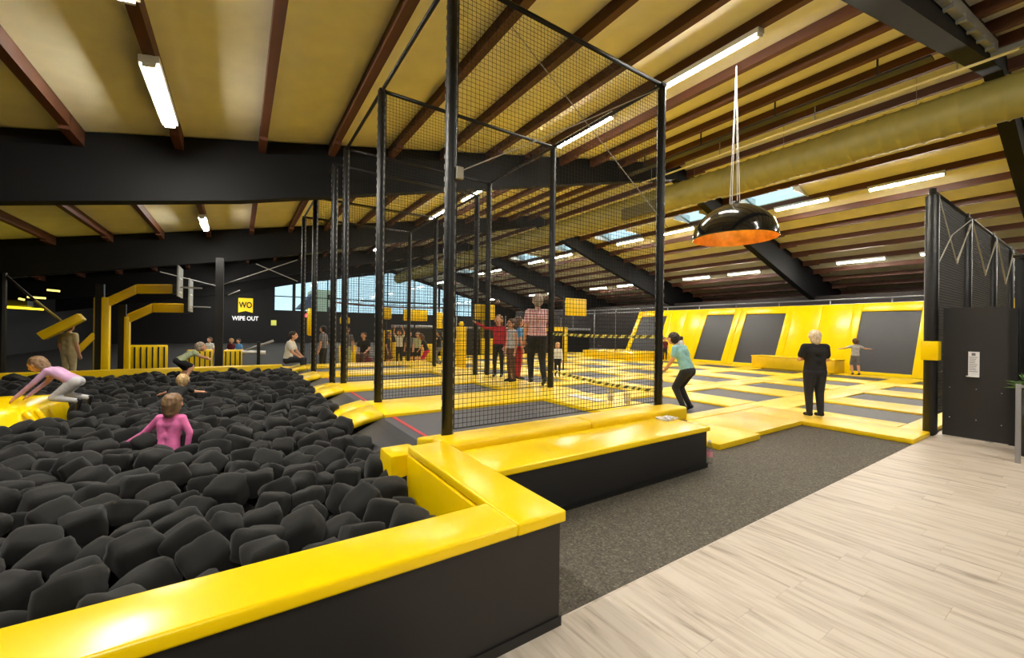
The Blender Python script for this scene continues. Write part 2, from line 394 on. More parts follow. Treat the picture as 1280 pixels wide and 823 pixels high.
# foam blocks
def foam_mesh(seed):
    rnd = random.Random(seed); bm = bmesh.new(); bmesh.ops.create_cube(bm, size=1)
    bmesh.ops.subdivide_edges(bm, edges=bm.edges[:], cuts=4, use_grid_fill=True)
    sx, sy, sz = rnd.uniform(.92, 1.15), rnd.uniform(.85, 1.05), rnd.uniform(.75, .95); o = Vector((seed*3.1, 0, 0))
    for v in bm.verts:
        c = v.co*2; p = 7
        n = (abs(c.x)**p+abs(c.y)**p+abs(c.z)**p)**(1/p)
        q = c/n if n else c
        q = q.lerp(c.normalized()*1.08, .22)
        q *= 1+.16*noise.noise(q*1.1+o)+.04*noise.noise(q*3.2+o)
        v.co = Vector((q.x*sx, q.y*sy, q.z*sz))*.5
    me = bpy.data.meshes.new('foam_block'); bm.to_mesh(me); bm.free(); me.materials.append(FOAM)
    me.polygons.foreach_set('use_smooth', [True]*len(me.polygons)); return me
FM = [foam_mesh(i+1) for i in range(8)]
def surf(x, y): return .30+.07*noise.noise(Vector((x*.7, y*.7, 3)))+.035*max(0, y-6)/6+(.05 if x < -1.5 and y < 4 else 0)
keep = [(-.63, 5.6, .2), (-1.0, 11.1, .28), (-.8, 8.4, .22)]
def free(x, y, r):
    if x > 1.02 and y < 3.3: return False
    if x > 1.15 or x < PX0-2: return False
    if -5.7 < x < -1.93 and 6.95 < y < 8.65: return False
    return all((x-a)**2+(y-b)**2 > (q+r*.3)**2 for a, b, q in keep)
cell = {}; pts = []; SPc = .195
rnd = random.Random(11)
tries = 0
while tries < 80000:
    tries += 1
    x, y = rnd.uniform(PX0-1.5, 1.15), rnd.uniform(2.08, 12.8)
    if x < -.5 - (y-1.2)*.80: continue                 # left of what the frame can show
    if not free(x, y, .12): continue
    i, j = int(x/SPc//1), int(y/SPc//1)
    if any((x-a)**2+(y-b)**2 < SPc*SPc for di in (-1, 0, 1) for dj in (-1, 0, 1) for a, b in cell.get((i+di, j+dj), ())): continue
    cell.setdefault((i, j), []).append((x, y)); pts.append((x, y))
# the nearest 300 stand as blocks of their own
def dist(p): return (p[0]**2+p[1]**2)
pts.sort(key=dist)
blocks = []
for n, (x, y) in enumerate(pts):
    sz = rnd.uniform(.18, .255); z = surf(x, y)+rnd.uniform(-.05, .07)
    blocks.append((rnd.randrange(8), (x, y, z), (rnd.uniform(-.5, .5), rnd.uniform(-.5, .5), rnd.uniform(0, 6.28)), sz))
for k_, loc, rot, sz in blocks[:300]:
    o = inst('foam_block', FM[k_], loc, None, rot, (sz,)*3)
    x, y = loc[0], loc[1]
    lb = 'wedged against the yellow pad of the short arm' if x > .72 and y < 3.5 else 'lying along the long front pad of the pit' if y < 2.45 else 'heaped against the lane flaps' if x > .72 else 'around the kid in pink' if math.hypot(x+.63, y-5.6) < .75 else 'in the open middle of the pit' if y > 3.6 else 'in the second and third rows behind the front pad'
    tag(o, 'rounded black foam block '+lb, 'foam block', 'black foam blocks in the pit')
def joined(name, items, parent=None):
    vs, fs, base = [], [], 0
    data = [(np.array([v.co[:] for v in m.vertices]), [tuple(p.vertices) for p in m.polygons]) for m in FM]
    from mathutils import Euler
    for k_, loc, rot, sz in items:
        V, Fc = data[k_]; M = np.array(Euler(rot).to_matrix())*sz
        vs.append(V@M.T+np.array(loc)); fs += [tuple(i+base for i in f) for f in Fc]; base += len(V)
    me = bpy.data.meshes.new(name); me.from_pydata(np.concatenate(vs).tolist(), [], fs); me.materials.append(FOAM)
    me.polygons.foreach_set('use_smooth', [True]*len(me.polygons))
    o = bpy.data.objects.new(name, me); COL.objects.link(o); return o
low = [(rnd.randrange(8), (x+rnd.uniform(-.1, .1), min(y+rnd.uniform(-.1, .1), 12.7), surf(x, y)-.17+rnd.uniform(-.04, .02)), (rnd.uniform(-1, 1), rnd.uniform(-1, 1), rnd.uniform(0, 6)), rnd.uniform(.21, .25)) for x, y in pts if x < .95]
tag(joined('foam_blocks', blocks[300:]+low), 'mass of rounded black foam blocks filling the far pit', 'foam blocks', kind='stuff')

# ================================================================== TRAMPOLINE LANES
dk = thing('lane_deck', (3.2, 8.5, 0), 'black deck box carrying the trampoline lanes beside the pit', 'deck')
B().box((1.50, 3.42, 0), (5.22, 4.14, .36)).box((1.50, 4.14, 0), (5.40, 14.15, .36)).build('body', BLKM, dk)
bn = thing('padded_bench', (3.1, 3.0, 0), 'black fronted bench with long yellow vinyl top below the net', 'bench')
B().box((1.47, 2.77, .02), (4.62, 3.30, .43)).build('panel', mat('black_ply', (22, 22, 24), .5), bn)
B().box((1.47, 2.755, 0), (4.625, 2.77, .05)).build('skirting', BLKM, bn)
B().box((1.48, 2.74, .43), (4.65, 3.38, .487)).build('top_pad', YEL, bn, bevel=.016, seg=3)
PZ = .46
def padrow(y0, y1, label, x0=1.62, x1=5.40, first=False):
    t = thing('lane_pad', ((x0+x1)/2, (y0+y1)/2, .36), label, 'pad', 'yellow pads between the trampoline lanes')
    n = 2; ym = (y0+y1)/2
    for a, b_ in ((y0, ym), (ym, y1)):
        for k in range(n):
            xa, xb = x0+(x1-x0)*k/n, x0+(x1-x0)*(k+1)/n
            zt = PZ+.02
            if a == y0: B().hexa([(xa+.004, a, .36), (xb-.004, a, .36), (xb-.004, b_-.004, .38), (xa+.004, b_-.004, .38)], [(xa+.004, a, PZ-.02), (xb-.004, a, PZ-.02), (xb-.004, b_-.004, zt), (xa+.004, b_-.004, zt)]).build('pad', YELF, t, bevel=.018)
            else: B().hexa([(xa+.004, a, .38), (xb-.004, a, .38), (xb-.004, b_-.004, .36), (xa+.004, b_-.004, .36)], [(xa+.004, a, zt), (xb-.004, a, zt), (xb-.004, b_-.004, PZ-.02), (xa+.004, b_-.004, PZ-.02)]).build('pad', YELF, t, bevel=.018)
    if not first:                                        # flap folding down over the pit edge
        b = B()
        for ya, yb, q in ((y0, ym-.003, 0), (ym+.003, y1, 1)):
            za = .46 if q == 0 else .485
            zb_ = .485 if q == 0 else .46
            sec = [(x0-.015, 0), (x0-.25, -.045), (x0-.43, -.10), (x0-.50, -.20), (x0-.49, -.34)]
            rows = []
            for (xx, dz) in sec: rows.append([(xx, ya, za+dz), (xx, yb, zb_+dz)])
            bb = B()
            for r0, r1 in zip(rows, rows[1:]):
                bb.hexa([Vector(r1[0])-Vector((0, 0, .07)), Vector(r0[0])-Vector((0, 0, .07)), Vector(r0[1])-Vector((0, 0, .07)), Vector(r1[1])-Vector((0, 0, .07))], [r1[0], r0[0], r0[1], r1[1]])
            bmesh.ops.remove_doubles(bb.bm, verts=bb.bm.verts, dist=.002)
            bb.build('end_flap', YELF, t, smooth=True)
    return t
t = thing('lane_pad', (3.4, 3.75, .36), 'rounded yellow lane bolster lying under the net behind the long bench', 'pad', 'yellow pads between the trampoline lanes')
for xa, xb in ((1.56, 3.4), (3.405, 5.24)):
    B().box((xa, 3.42, .36), (xb, 3.74, .555)).build('bolster', YELF, t, bevel=.05, seg=3)
    B().hexa([(xa, 3.745, .36), (xb, 3.745, .36), (xb, 4.14, .36), (xa, 4.14, .36)], [(xa, 3.745, .54), (xb, 3.745, .54), (xb, 4.14, .455), (xa, 4.14, .455)]).build('pad', YELF, t, bevel=.03, seg=3)
names = ['first', 'second', 'third', 'fourth']
lane_y = [(4.14, 5.5), (6.7, 8.0), (9.2, 10.5), (11.7, 12.9)]
pad_y = [(5.5, 6.7), (8.0, 9.2), (10.5, 11.7), (12.9, 14.1)]
for i, (a, b_) in enumerate(pad_y): padrow(a, b_, 'yellow lane pad with a flap over the pit, %s past the bench' % names[i])
for i, (a, b_) in enumerate(lane_y):
    t = thing('lane_trampoline', (3, (a+b_)/2, .36), 'narrow dark trampoline lane with a red line, %s past the bench' % names[i], 'trampoline', 'trampoline lanes running to the foam pit')
    b = B(); b.raw([(1.60, a, .40), (4.3, a, .40), (4.3, b_, .40), (1.60, b_, .40), (1.60, a, .39), (4.3, a, .39), (4.3, b_, .39), (1.60, b_, .39)], [(0,1,2,3),(7,6,5,4),(0,4,5,1),(1,5,6,2),(2,6,7,3),(3,7,4,0)])
    b.build('bed', BED, t)
    B().hexa([(1.22, a+.05, .18), (1.60, a, .36), (1.60, b_, .36), (1.22, b_-.05, .18)], [(1.22, a+.05, .24), (1.60, a, .40), (1.60, b_, .40), (1.22, b_-.05, .24)]).build('front_sheet', BEDD, t)
    B().box((1.72, a, .40), (1.765, b_, .4035)).build('red_line', REDL, t)
    B().box((4.3, a+.005, .36), (5.40, b_-.005, .455)).build('end_pad', YELF, t, bevel=.02)
# ---- cages and nets
def cage(loc, label, posts, top, bars, z0=.44, r=.06, lat=-1):
    t = thing('net_cage', loc, label, 'cage')
    for (x, y) in posts:
        p = B().tube((x, y, .36), (x, y, top), r*.55, n=10).build('post', BLKM, t, smooth=True)
        sl = B(); z = z0; sl.path([(x, y, z0), (x, y, z0+.02), (x, y, top-.08), (x, y, top-.06)], [r*.9, r, r, r*.9], 14); sl.build('sleeve', SLEEVE, p, smooth=True)
        lc = B(); z = z0+.1
        dx, dy = (-.833*lat*-1, .553*lat*-1)
        for sd in (-1, 1):
            ox, oy = sd*Rv.x*r*.93-Fv.x*.35*r, sd*Rv.y*r*.93-Fv.y*.35*r
            z = z0+.08
            while z < top-.15: lc.box((x+ox-.006, y+oy-.005, z), (x+ox+.005, y+oy+.005, z+.04+.02*random.random())); z += .10+.04*random.random()
        lc.build('lacing_glints', mat('lacing_glint_pale', (130, 130, 126), .35), p, kind='stuff')  # glints on the lacing, painted in as pale stitches along the sleeve edges
        B().box((x-.05, y-.05, top-.06), (x+.05, y+.05, top-.02)).build('top_clamp', BLKM, p)
    for a, b_ in bars: B().tube((*a, top-.03), (*b_, top-.03), .028, n=8).build('crossbar', BLKM, t, smooth=True)
    return t
A0, A1, A2 = 3.85, 6.36, 8.85
XA, XB = 1.78, 5.15
cage((3.4, 6.3, .36), 'tall black net cage with padded posts over the first lanes', [(XA, A0), (XB, A0), (XA, A1), (XB, A1), (XA, A2), (XB, A2)], 5.26,
     [((XA, A0), (XB, A0)), ((XA, A1), (XB, A1)), ((XA, A2), (XB, A2)), ((XA, A0), (XA, A2)), ((XB, A0), (XB, A2))])
C0, C1, C2 = 9.15, 11.75, 14.05
XC, XD = 1.62, 4.97
cage((3.4, 11.5, .36), 'tall black net cage with padded posts over the far lanes', [(XC, C0), (XD, C0), (XC, C1), (XD, C1), (XC, C2), (XD, C2)], 5.0,
     [((XC, C0), (XD, C0)), ((XC, C1), (XD, C1)), ((XC, C2), (XD, C2)), ((XC, C0), (XC, C2)), ((XD, C0), (XD, C2))])
def net(p, q, z0, z1, label, cell=.05, r=.0027, group='black nets of the lane cages'):
    p, q = Vector(p), Vector(q); L = (q-p).length; d = (q-p)/L; nrm = Vector((-d.y, d.x))
    b = B(); V = []; Fc = []
    def strand(a, c, u, w):
        k0 = len(V)
        for e in (a, c):
            for m_ in range(3):
                an = 2*math.pi*m_/3; V.append(e+u*(r*math.cos(an))+w*(r*math.sin(an)))
        for m_ in range(3): Fc.append((k0+m_, k0+(m_+1)%3, k0+3+(m_+1)%3, k0+3+m_))
    n3, d3, Z = Vector((nrm.x, nrm.y, 0)), Vector((d.x, d.y, 0)), Vector((0, 0, 1))
    n = int(L/cell)
    for i in range(1, n):
        g = p+d*(L*i/n); strand(Vector((g.x, g.y, z0)), Vector((g.x, g.y, z1)), n3, d3)
    m = int((z1-z0)/cell)
    for i in range(1, m):
        z = z0+(z1-z0)*i/m; strand(Vector((p.x, p.y, z)), Vector((q.x, q.y, z)), n3, Z)
    t = thing('safety_net', ((p.x+q.x)/2, (p.y+q.y)/2, z0), label, 'net', group)
    B().raw(V, Fc).build('mesh', NETM, t, kind='stuff')
    e = B()
    for a, c in (((p.x, p.y, z0), (q.x, q.y, z0)), ((p.x, p.y, z1), (q.x, q.y, z1)), ((p.x, p.y, z0), (p.x, p.y, z1)), ((q.x, q.y, z0), (q.x, q.y, z1))): e.tube(a, c, .006, n=5)
    e.build('border_rope', NETM, t)
for y in (A0, A1, A2): net((XA+.07, y), (XB-.07, y), .57 if y == A0 else .50, 5.2, {A0: 'square mesh black net above the long yellow bench', A1: 'square mesh black net between the first and second lanes', A2: 'square mesh black net between the second and third lanes'}[y])
for y in (C1, C2): net((XC+.07, y), (XD-.07, y), .50, 4.93, {C1: 'square mesh black net between the third and fourth lanes', C2: 'square mesh black net closing the last lane'}[y], cell=.06)
# guy ropes
g = thing('guy_rope', (3.5, A0, 3.2), 'pale cord tied from a cage post up to the opposite post top', 'rope')
B().path([(XA+.06, A0-.03, 3.2), (3.4, A0-.02, 4.12), (XB, A0, 5.2)], .007, 5).build('cord', ROPE, g); B().box((XA+.03, A0-.09, 3.12), (XA+.10, A0-.05, 3.24)).build('knot', ROPE, g)
pa, pb = at(640, 33, y=5.2), at(832, 282, y=5.2)
q = at(622, 10, z=zroof(4.3)-.05); g2 = at(834, 284, x=XB+.07)
B().tube(q, g2, .007, n=5).build('stay_rope', ROPE, None, label='pale stay rope slanting from the ceiling to a cage post', category='rope')
# hazard tape between two posts
HZ = bpy.data.materials.new('hazard_stripes'); HZ.use_nodes = True
nt = HZ.node_tree; p_ = nt.nodes['Principled BSDF']; tc = nt.nodes.new('ShaderNodeTexCoord'); wv = nt.nodes.new('ShaderNodeTexWave'); wv.inputs['Scale'].default_value = 4.5; wv.bands_direction = 'DIAGONAL'
rr = nt.nodes.new('ShaderNodeValToRGB'); rr.color_ramp.interpolation = 'CONSTANT'; rr.color_ramp.elements[0].color = (*lin((240, 226, 110)), 1); rr.color_ramp.elements[1].position = .55; rr.color_ramp.elements[1].color = (*lin((96, 88, 30)), 1)
nt.links.new(tc.outputs['Object'], wv.inputs[0]); nt.links.new(wv.outputs['Fac'], rr.inputs[0]); nt.links.new(rr.outputs[0], p_.inputs['Base Color'])
for z0, z1, lb in ((1.52, 1.52, 'upper yellow and black barrier tape between two cage posts'), (.80, .72, 'lower yellow and black barrier tape between two cage posts')):
    b = B(); pts_ = [(XB+.02*math.sin(i*2.1), A1-(A1-A0)*i/16, z0+(z1-z0)*i/16-.05*math.sin(math.pi*i/16)*(1 if z0 < 1 else .3)) for i in range(17)]
    for p0, p1 in zip(pts_, pts_[1:]): b.bar(p0, p1, .012, .05)
    b.build('barrier_tape', HZ, None, label=lb, category='tape')

# ================================================================== COURT
ct_ = []
PXc, PYc = 2.65, 2.5
CX = [7.82, 10.42, 13.05, 15.7, 18.3]; CY = [3.02, 5.5, 8.0, 10.5, 13.0, 15.5, 18.0, 20.5]
proto = None
def court_cell():
    t = thing('court_trampoline', (0, 0, 0), 'grey trampoline set flat among yellow pads in the court floor', 'trampoline', 'court trampolines')
    hx, hy, ix, iy = PXc/2-.006, PYc/2-.006, .74, .88
    B().box((-ix-.02, -iy-.02, .005), (ix+.02, iy+.02, .02)).build('bed', BED, t)
    z0, z1 = .0, .07
    def pad(q, i0): B().hexa([(*p, .0) for p in q], [(*q[0], z1), (*q[1], z1), (*q[2], .055), (*q[3], .055)]).build('pad', YELF, t, bevel=.014)
    g_ = .004
    pad([(-hx, -hy), (hx, -hy), (hx, -iy), (-hx, -iy)], 0)
    pad([(hx, hy), (-hx, hy), (-hx, iy), (hx, iy)], 0)
    pad([(hx, -iy+g_), (hx, iy-g_), (ix, iy-g_), (ix, -iy+g_)], 0)
    pad([(-hx, iy-g_), (-hx, -iy+g_), (-ix, -iy+g_), (-ix, iy-g_)], 0)
    return t
proto = court_cell(); used = False
for i, cx in enumerate(CX):
    for j, cy in enumerate(CY):
        if i == 0 and j == 0: continue
        o = proto if not used else copy_tree(proto); used = True
        o.location = (cx, cy, 0)
        o['label'] = 'grey court trampoline among yellow pads, %s from the slanted wall, %s row from the carpet' % (['fifth', 'fourth', 'third', 'second', 'first'][i], ['first', 'second', 'third', 'fourth', 'fifth', 'sixth', 'seventh', 'eighth'][j])
# extra column of cells to the right of the fence line
for i, cx in enumerate(CX[1:]):
    o = copy_tree(proto); o.location = (cx, .52, 0); o['label'] = 'grey court trampoline behind the net fence, %s from the slanted wall' % ['fourth', 'third', 'second', 'first'][i]
    if cx < 11: bpy.data.objects.remove(o.children[0]); [bpy.data.objects.remove(c_) for c_ in list(o.children)]; bpy.data.objects.remove(o)
# yellow apron mats along the carpet
def mat_pad(a, b_, label, h=.075):
    m_ = thing('floor_mat', ((a[0]+b_[0])/2, (a[1]+b_[1])/2, 0), label, 'mat')
    B().box((a[0], a[1], 0), (b_[0], b_[1], h)).build('cover', YELF, m_, bevel=.02)
    B().box((a[0]+.02, b_[1]-.012, h-.001), (b_[0]-.02, b_[1]-.004, h+.004)).build('seam', YEL, m_)
    return m_
mat_pad((5.42, 3.06), (6.52, 4.20), 'small yellow floor mat beside the end of the bench', .085)
mat_pad((6.53, 3.16), (8.17, 4.22), 'yellow floor mat at the carpet corner before the court')
mat_pad((8.18, 1.74), (9.08, 4.22), 'long yellow apron mat the woman in black stands on')
mat_pad((1.3, 14.2), (5.4, 17.6), 'broad yellow floor mat beyond the last lane', .10)
mat_pad((5.42, 14.2), (6.48, 17.6), 'narrow yellow floor mat past the walkway mat', .10)
mat_pad((5.42, 4.23), (6.48, 14.1), 'wide yellow walkway mat along the open ends of the lanes', .10)
# slanted trampoline wall along the right side
SB, ST, SZ = 20.25, 21.75, 2.85
def sl(y, f, d=0):                        # point on the slanted face, f 0..1 up, d out of the face
    n_ = Vector((-SZ, 0, ST-SB)).normalized(); return Vector((SB+(ST-SB)*f, y, SZ*f))+n_*d
def slab(name, m, y0, y1, f0, f1, d0, d1, parent, bevel=0, tilt=(0, 0)):
    b = B(); b.hexa([sl(y0, f0, d0), sl(y1, f0, d0), sl(y1, f1, d0), sl(y0, f1, d0)], [sl(y0, f0, d1), sl(y1, f0, d1), sl(y1, f1, d1), sl(y0, f1, d1)])
    return b.build(name, m, parent, bevel=bevel)
bays_w = [(4.38, 6.19), (9.03, 10.85), (11.46, 12.96), (15.5, 17.4), (1.4, 3.2), (-1.4, .4)]
wl = ['beside the netted fence post', 'behind the long yellow box', 'second from the long yellow box', 'above the raised yellow platform', 'behind the black fence posts', 'last one behind the black board']
for (a, b_), lb in zip(bays_w, wl):
    t = thing('wall_trampoline', (SB, (a+b_)/2, 0), 'slanted dark wall trampoline framed in yellow, '+lb, 'trampoline', 'slanted wall trampolines')
    slab('bed', BEDD, a, b_, .03, .88, .0, .02, t)
    slab('frame_pad', YEL, a-.30, a, 0, 1, -.02, .07, t, .02); slab('frame_pad', YEL, b_, b_+.30, 0, 1, -.02, .07, t, .02)
    slab('frame_pad', YEL, a, b_, .88, 1, -.02, .07, t, .02); slab('frame_pad', YEL, a, b_, -.01, .04, -.02, .07, t, .01)
gaps = [(6.49, 8.73, 'between the box and the kid by the wall'), (13.26, 15.2, 'behind the man in the blue shirt'), (3.5, 4.08, 'narrow, beside the netted fence post'), (.7, 1.1, 'narrow, past the fence'), (11.15, 11.16, '')]
for a, b_, lb in gaps[:4]:
    t = thing('wall_pad', (SB, (a+b_)/2, 0), 'plain yellow slanted wall pad '+lb, 'pad')
    mid = (a+b_)/2
    if b_-a > 1: slab('pad', YEL, a, mid, 0, 1, -.02, .05, t, .02); slab('pad', YEL, mid, b_, 0, 1, -.02, .05, t, .02)
    else: slab('pad', YEL, a, b_, 0, 1, -.02, .05, t, .02)
t = thing('wall_support', (ST+.2, 8, 0), 'dark timber backing behind the slanted trampoline wall', 'frame')
B().extrude([(SB+.06, -1.8, 0), (ST+.06, -1.8, SZ), (ST+.3, -1.8, SZ), (ST+.3, -1.8, 0)], (0, 19.5, 0)).build('frame', BLKM, t)
bx_ = thing('padded_box', (19.4, 7.7, 0), 'long low yellow padded box at the foot of the slanted wall', 'box')
B().box((18.95, 6.25, .07), (19.9, 9.32, .55)).build('body', YELF, bx_, bevel=.03); B().box((18.93, 6.23, .55), (19.92, 9.34, .60)).build('lid', YEL, bx_, bevel=.02)
pf = thing('padded_platform', (18.6, 16.5, 0), 'raised yellow padded platform in the far court corner', 'platform')
B().box((17.0, 14.3, .07), (20.05, 18.0, .40)).build('body', YELF, pf, bevel=.03); B().box((17.0, 14.3, .40), (20.05, 18.0, .45)).build('top_pad', YEL, pf, bevel=.02)
# dark gallery behind the slanted wall
gl = thing('gallery_rail', (24.5, 10, 0), 'grey pipe railing in the dark space behind the slanted wall', 'rail')
for z in (3.0, 3.25): B().tube((24.2, -2, z), (24.2, 26, z), .035, n=8).build('pipe', GREYM, gl, smooth=True)
for i in range(12): B().tube((24.2, -1+i*2.3, 0), (24.2, -1+i*2.3, 3.25), .03, n=8).build('post', GREYM, gl, smooth=True)
bwl = B().box((27, -7.5, 0), (27.2, 40, 3.7)).build('partition', mat('brown_partition', (30, 22, 18), .8), None, label='dark brown partition behind the gallery railing'); bwl['category'] = 'partition'
# far end of the court: dark stage with a light rail
st = thing('stage_wall', (14, 23.5, 0), 'black stage wall with a pale top rail at the far court end', 'wall')
B().box((7.0, 22.6, 0), (22, 23.2, 1.55)).build('body', BLKM, st)
B().tube((7.0, 22.55, 1.68), (22, 22.55, 1.68), .09, n=10).build('top_rail', GREYM, st, smooth=True)
for i in range(10): B().tube((10+i*1.2, 23.1, 1.5), (10+i*1.2, 23.1, 2.5+.25*(i % 3 == 0)), .03, n=6).build('upright', GREYM, st)
B().box((12.6, 22.3, .05), (13.9, 22.6, 1.0)).build('front_pad', YELF, st, bevel=.03)
for zz, xx in ((1.0, 10.7), (.9, 9.9)): B().box((xx, 22.3, .05), (xx+.35, 22.6, zz)).build('front_pad', YELF, st, bevel=.03)

# ---- right hand fence, panel and notice
fn = thing('net_fence', (12, 1.75, 0), 'black net fence with padded posts and zigzag cord beside the plank floor', 'fence')
FX = [9.15, 11.56, 14.18, 16.6, 19.2]
for x in FX:
    p = B().tube((x, 1.76, 0), (x, 1.76, 3.92), .045, n=10).build('post', BLKM, fn, smooth=True)
    B().path([(x, 1.76, .02), (x, 1.76, .05), (x, 1.76, 3.8), (x, 1.76, 3.83)], [.06, .085, .085, .06], 14).build('sleeve', SLEEVE, p, smooth=True)
B().tube((FX[0], 1.76, 3.88), (FX[-1], 1.76, 3.88), .03, n=8).build('top_bar', BLKM, fn, smooth=True)
zz = []
for a, b_ in zip(FX, FX[1:]): zz += [(a+.06, 1.70, 3.8), (a+(b_-a)*.55, 1.70, 2.85)]
B().path([(FX[0]+.1, 1.70, 2.75)]+[(FX[0]+.9, 1.69, 3.3)]+[(FX[1], 1.69, 3.8)], .009, 5).build('cord', ROPE, fn)
B().path(zz, .009, 5).build('cord', ROPE, fn)
z2 = []
for a, b_ in zip(FX, FX[1:]): z2 += [(a+(b_-a)*.5, 1.68, 2.9), (b_, 1.68, 3.75)]
B().path(z2, .009, 5).build('cord', ROPE, fn)
for a, b_, lb in ((FX[0], FX[1], 'fine black net hung on the fence beside the black panel'), (FX[1], FX[2], 'fine black net hung in the fence bay beyond the panel'), (FX[2], FX[3], 'fine black net hung in the far fence bay')): net((a+.09, 1.76), (b_-.09, 1.76), .3, 3.85, lb, cell=.045, r=.0055, group='fence nets')
pn = thing('black_panel', (9.35, 1.3, 0), 'tall matt black board carrying a white notice beside the fence post', 'board')
PB = mat('matt_black_board', (34, 31, 30), .6, var=.05, scale=3)
B().box((9.35, .98, .02), (9.39, 1.66, 2.03)).build('board', PB, pn)
for y in (1.05, 1.3, 1.58):
    for z in (.28, .75): B().ball((9.348, y, z+.03*(y > 1.2)), .008, 8, 5).build('screw', GREYM, pn)
B().box((9.33, .90, 0), (9.42, .98, 2.0)).build('side_post', BLKM, pn)
B().box((9.30, 1.12, 0), (9.345, 1.2, .02)).build('foot', GREYM, pn)
no = thing('notice', (9.34, 1.325, .98), 'white printed notice sheet in a holder on the black board', 'notice')
B().box((9.336, 1.27, .98), (9.345, 1.385, 1.35)).build('sheet', mat('paper', (222, 222, 226), .7), no)
INK = mat('ink', (110, 110, 118), .8)
for i in range(9):
    z = 1.26-i*.027; w_ = random.uniform(.06, .09)
    B().box((9.3345, 1.375-w_, z), (9.336, 1.375, z+.008)).build('text_line', INK, no)
B().box((9.3345, 1.31, 1.29), (9.336, 1.35, 1.33)).build('emblem', INK, no)
B().box((9.30, 1.27, .965), (9.345, 1.40, .98)).build('holder', WHITE, no)
sp_ = thing('post_pad', (9.15, 1.68, 1.2), 'square yellow pad wrapped round the black fence post', 'pad')
B().box((9.05, 1.66, 1.2), (9.25, 1.86, 1.50)).build('pad', YEL, sp_, bevel=.012); B().box((9.245, 1.70, 1.30), (9.27, 1.82, 1.40)).build('strap', BLKM, sp_)
# curtain, rail post and plant at the right edge
cu = B(); cyv = []
for i in range(25): cyv.append((9.55+.05*math.sin(i*1.9), .96-i*.09))
for (xa, ya), (xb_, yb_) in zip(cyv, cyv[1:]): cu.hexa([(xa, ya, .05), (xa+.015, ya, .05), (xb_+.015, yb_, .05), (xb_, yb_, .05)], [(xa, ya, 2.75), (xa+.015, ya, 2.75), (xb_+.015, yb_, 2.75), (xb_, yb_, 2.75)])
cu = cu.build('curtain', mat('black_curtain', (20, 20, 20), .9), None, smooth=True, label='black curtain hanging beside the notice board'); cu['category'] = 'curtain'
cr = B().tube((9.57, .98, 2.78), (9.57, -1.4, 2.78), .025, n=8).build('curtain_rail', BLKM, None, smooth=True, label='black curtain rail above the black curtain'); cr['category'] = 'rail'
rp = thing('rail_post', (8.15, .78, 0), 'slim grey metal rail post by the leafy plant', 'post')
B().box((8.11, .755, 0), (8.17, .80, 1.0)).build('post', GREYM, rp, bevel=.01)
B().bar((8.14, .78, .97), (8.05, -.4, .97), .05, .03).build('handrail', GREYM, rp)
pl = thing('potted_plant', (8.75, .72, 0), 'leafy green plant in a dark planter by the rail post', 'plant')
B().lathe((8.75, .70, 0), [(.001, 0), (.13, 0), (.16, .9), (.14, .9), (.14, .87), (.001, .87)], 20).build('planter', BLKM, pl, smooth=True)
LEAF = mat('leaf_green', (88, 120, 62), .55, var=.25, scale=9)
rl = random.Random(3)
for i in range(70):
    a, e = rl.uniform(0, 6.28), rl.uniform(.1, 1.3); L = rl.uniform(.14, .3); o = Vector((8.75, .70, .89)); d = Vector((math.cos(a)*math.cos(e), math.sin(a)*math.cos(e), math.sin(e)))
    sd = d.cross(Vector((0, 0, 1))).normalized()*L*.13; tip = o+d*L+Vector((0, 0, -.03)); mid = o+d*L*.6
    B().raw([o+d*L*.2, mid+sd, tip, mid-sd, mid+Vector((0, 0, .012))], [(0, 1, 4), (1, 2, 4), (2, 3, 4), (3, 0, 4), (0, 3, 2, 1)]).build('leaf', LEAF, pl)

#PART2
# ================================================================== FAR LEFT AND CENTRE
def ysec(y): return lambda u, v: at(u, v, y=y)
def hoop(y, post_u, post_top, arm, board, rim, label):
    P = ysec(y)
    base = P(post_u[0], 455); base.z = 0
    t = thing('basketball_hoop', (base.x, y, 0), label, 'hoop', 'padded basketball hoops')
    a, b_ = P(post_u[0], post_top), P(post_u[1], post_top)
    B().box((a.x, y-.11, .0), (b_.x, y+.11, a.z)).build('post_pad', YELF, t, bevel=.03)
    B().box((a.x-.16, y+.12, 0), (a.x, y+.26, a.z+.35)).build('steel_post', BLKM, t)
    w = B(); pts_ = [P(*q) for q in arm]; hh = (P(arm[-1][0], arm[-1][1]-5.5).z-P(arm[-1][0], arm[-1][1]+5.5).z)/2
    for (p, q) in zip(pts_, pts_[1:]): 
        B().hexa([(p.x, y-.1, p.z-hh), (q.x, y-.1, q.z-hh), (q.x, y+.1, q.z-hh), (p.x, y+.1, p.z-hh)], [(p.x, y-.1, p.z+hh), (q.x, y-.1, q.z+hh), (q.x, y+.1, q.z+hh), (p.x, y+.1, p.z+hh)]).build('arm_pad', YELF, t, bevel=.03)
    e = pts_[-1]; B().box((e.x, y-.06, e.z-.14), (e.x+.14, y+.06, e.z+.14)).build('bracket', BLKM, t)
    b0, b1 = P(*board[0]), P(*board[1]); xb = e.x+.14
    bb = B().box((xb, y-.55, b1.z), (xb+.03, y+.55, b0.z)).build('backboard', mat('clear_board', (190, 194, 194), .25), t)
    B().box((xb+.031, y-.25, b1.z+.12), (xb+.036, y+.25, b1.z+.15)).box((xb+.031, y-.25, b1.z+.5), (xb+.036, y+.25, b1.z+.53)).build('target_frame', WHITE, bb)
    r = P(*rim); ring = [(xb+.28+.22*math.cos(k*math.pi/10), y+.22*math.sin(k*math.pi/10), r.z) for k in range(21)]
    B().path(ring, .014, 6, cap=False).bar((xb+.03, y, r.z), (xb+.08, y, r.z), .1, .03).build('rim', GREYM, t)
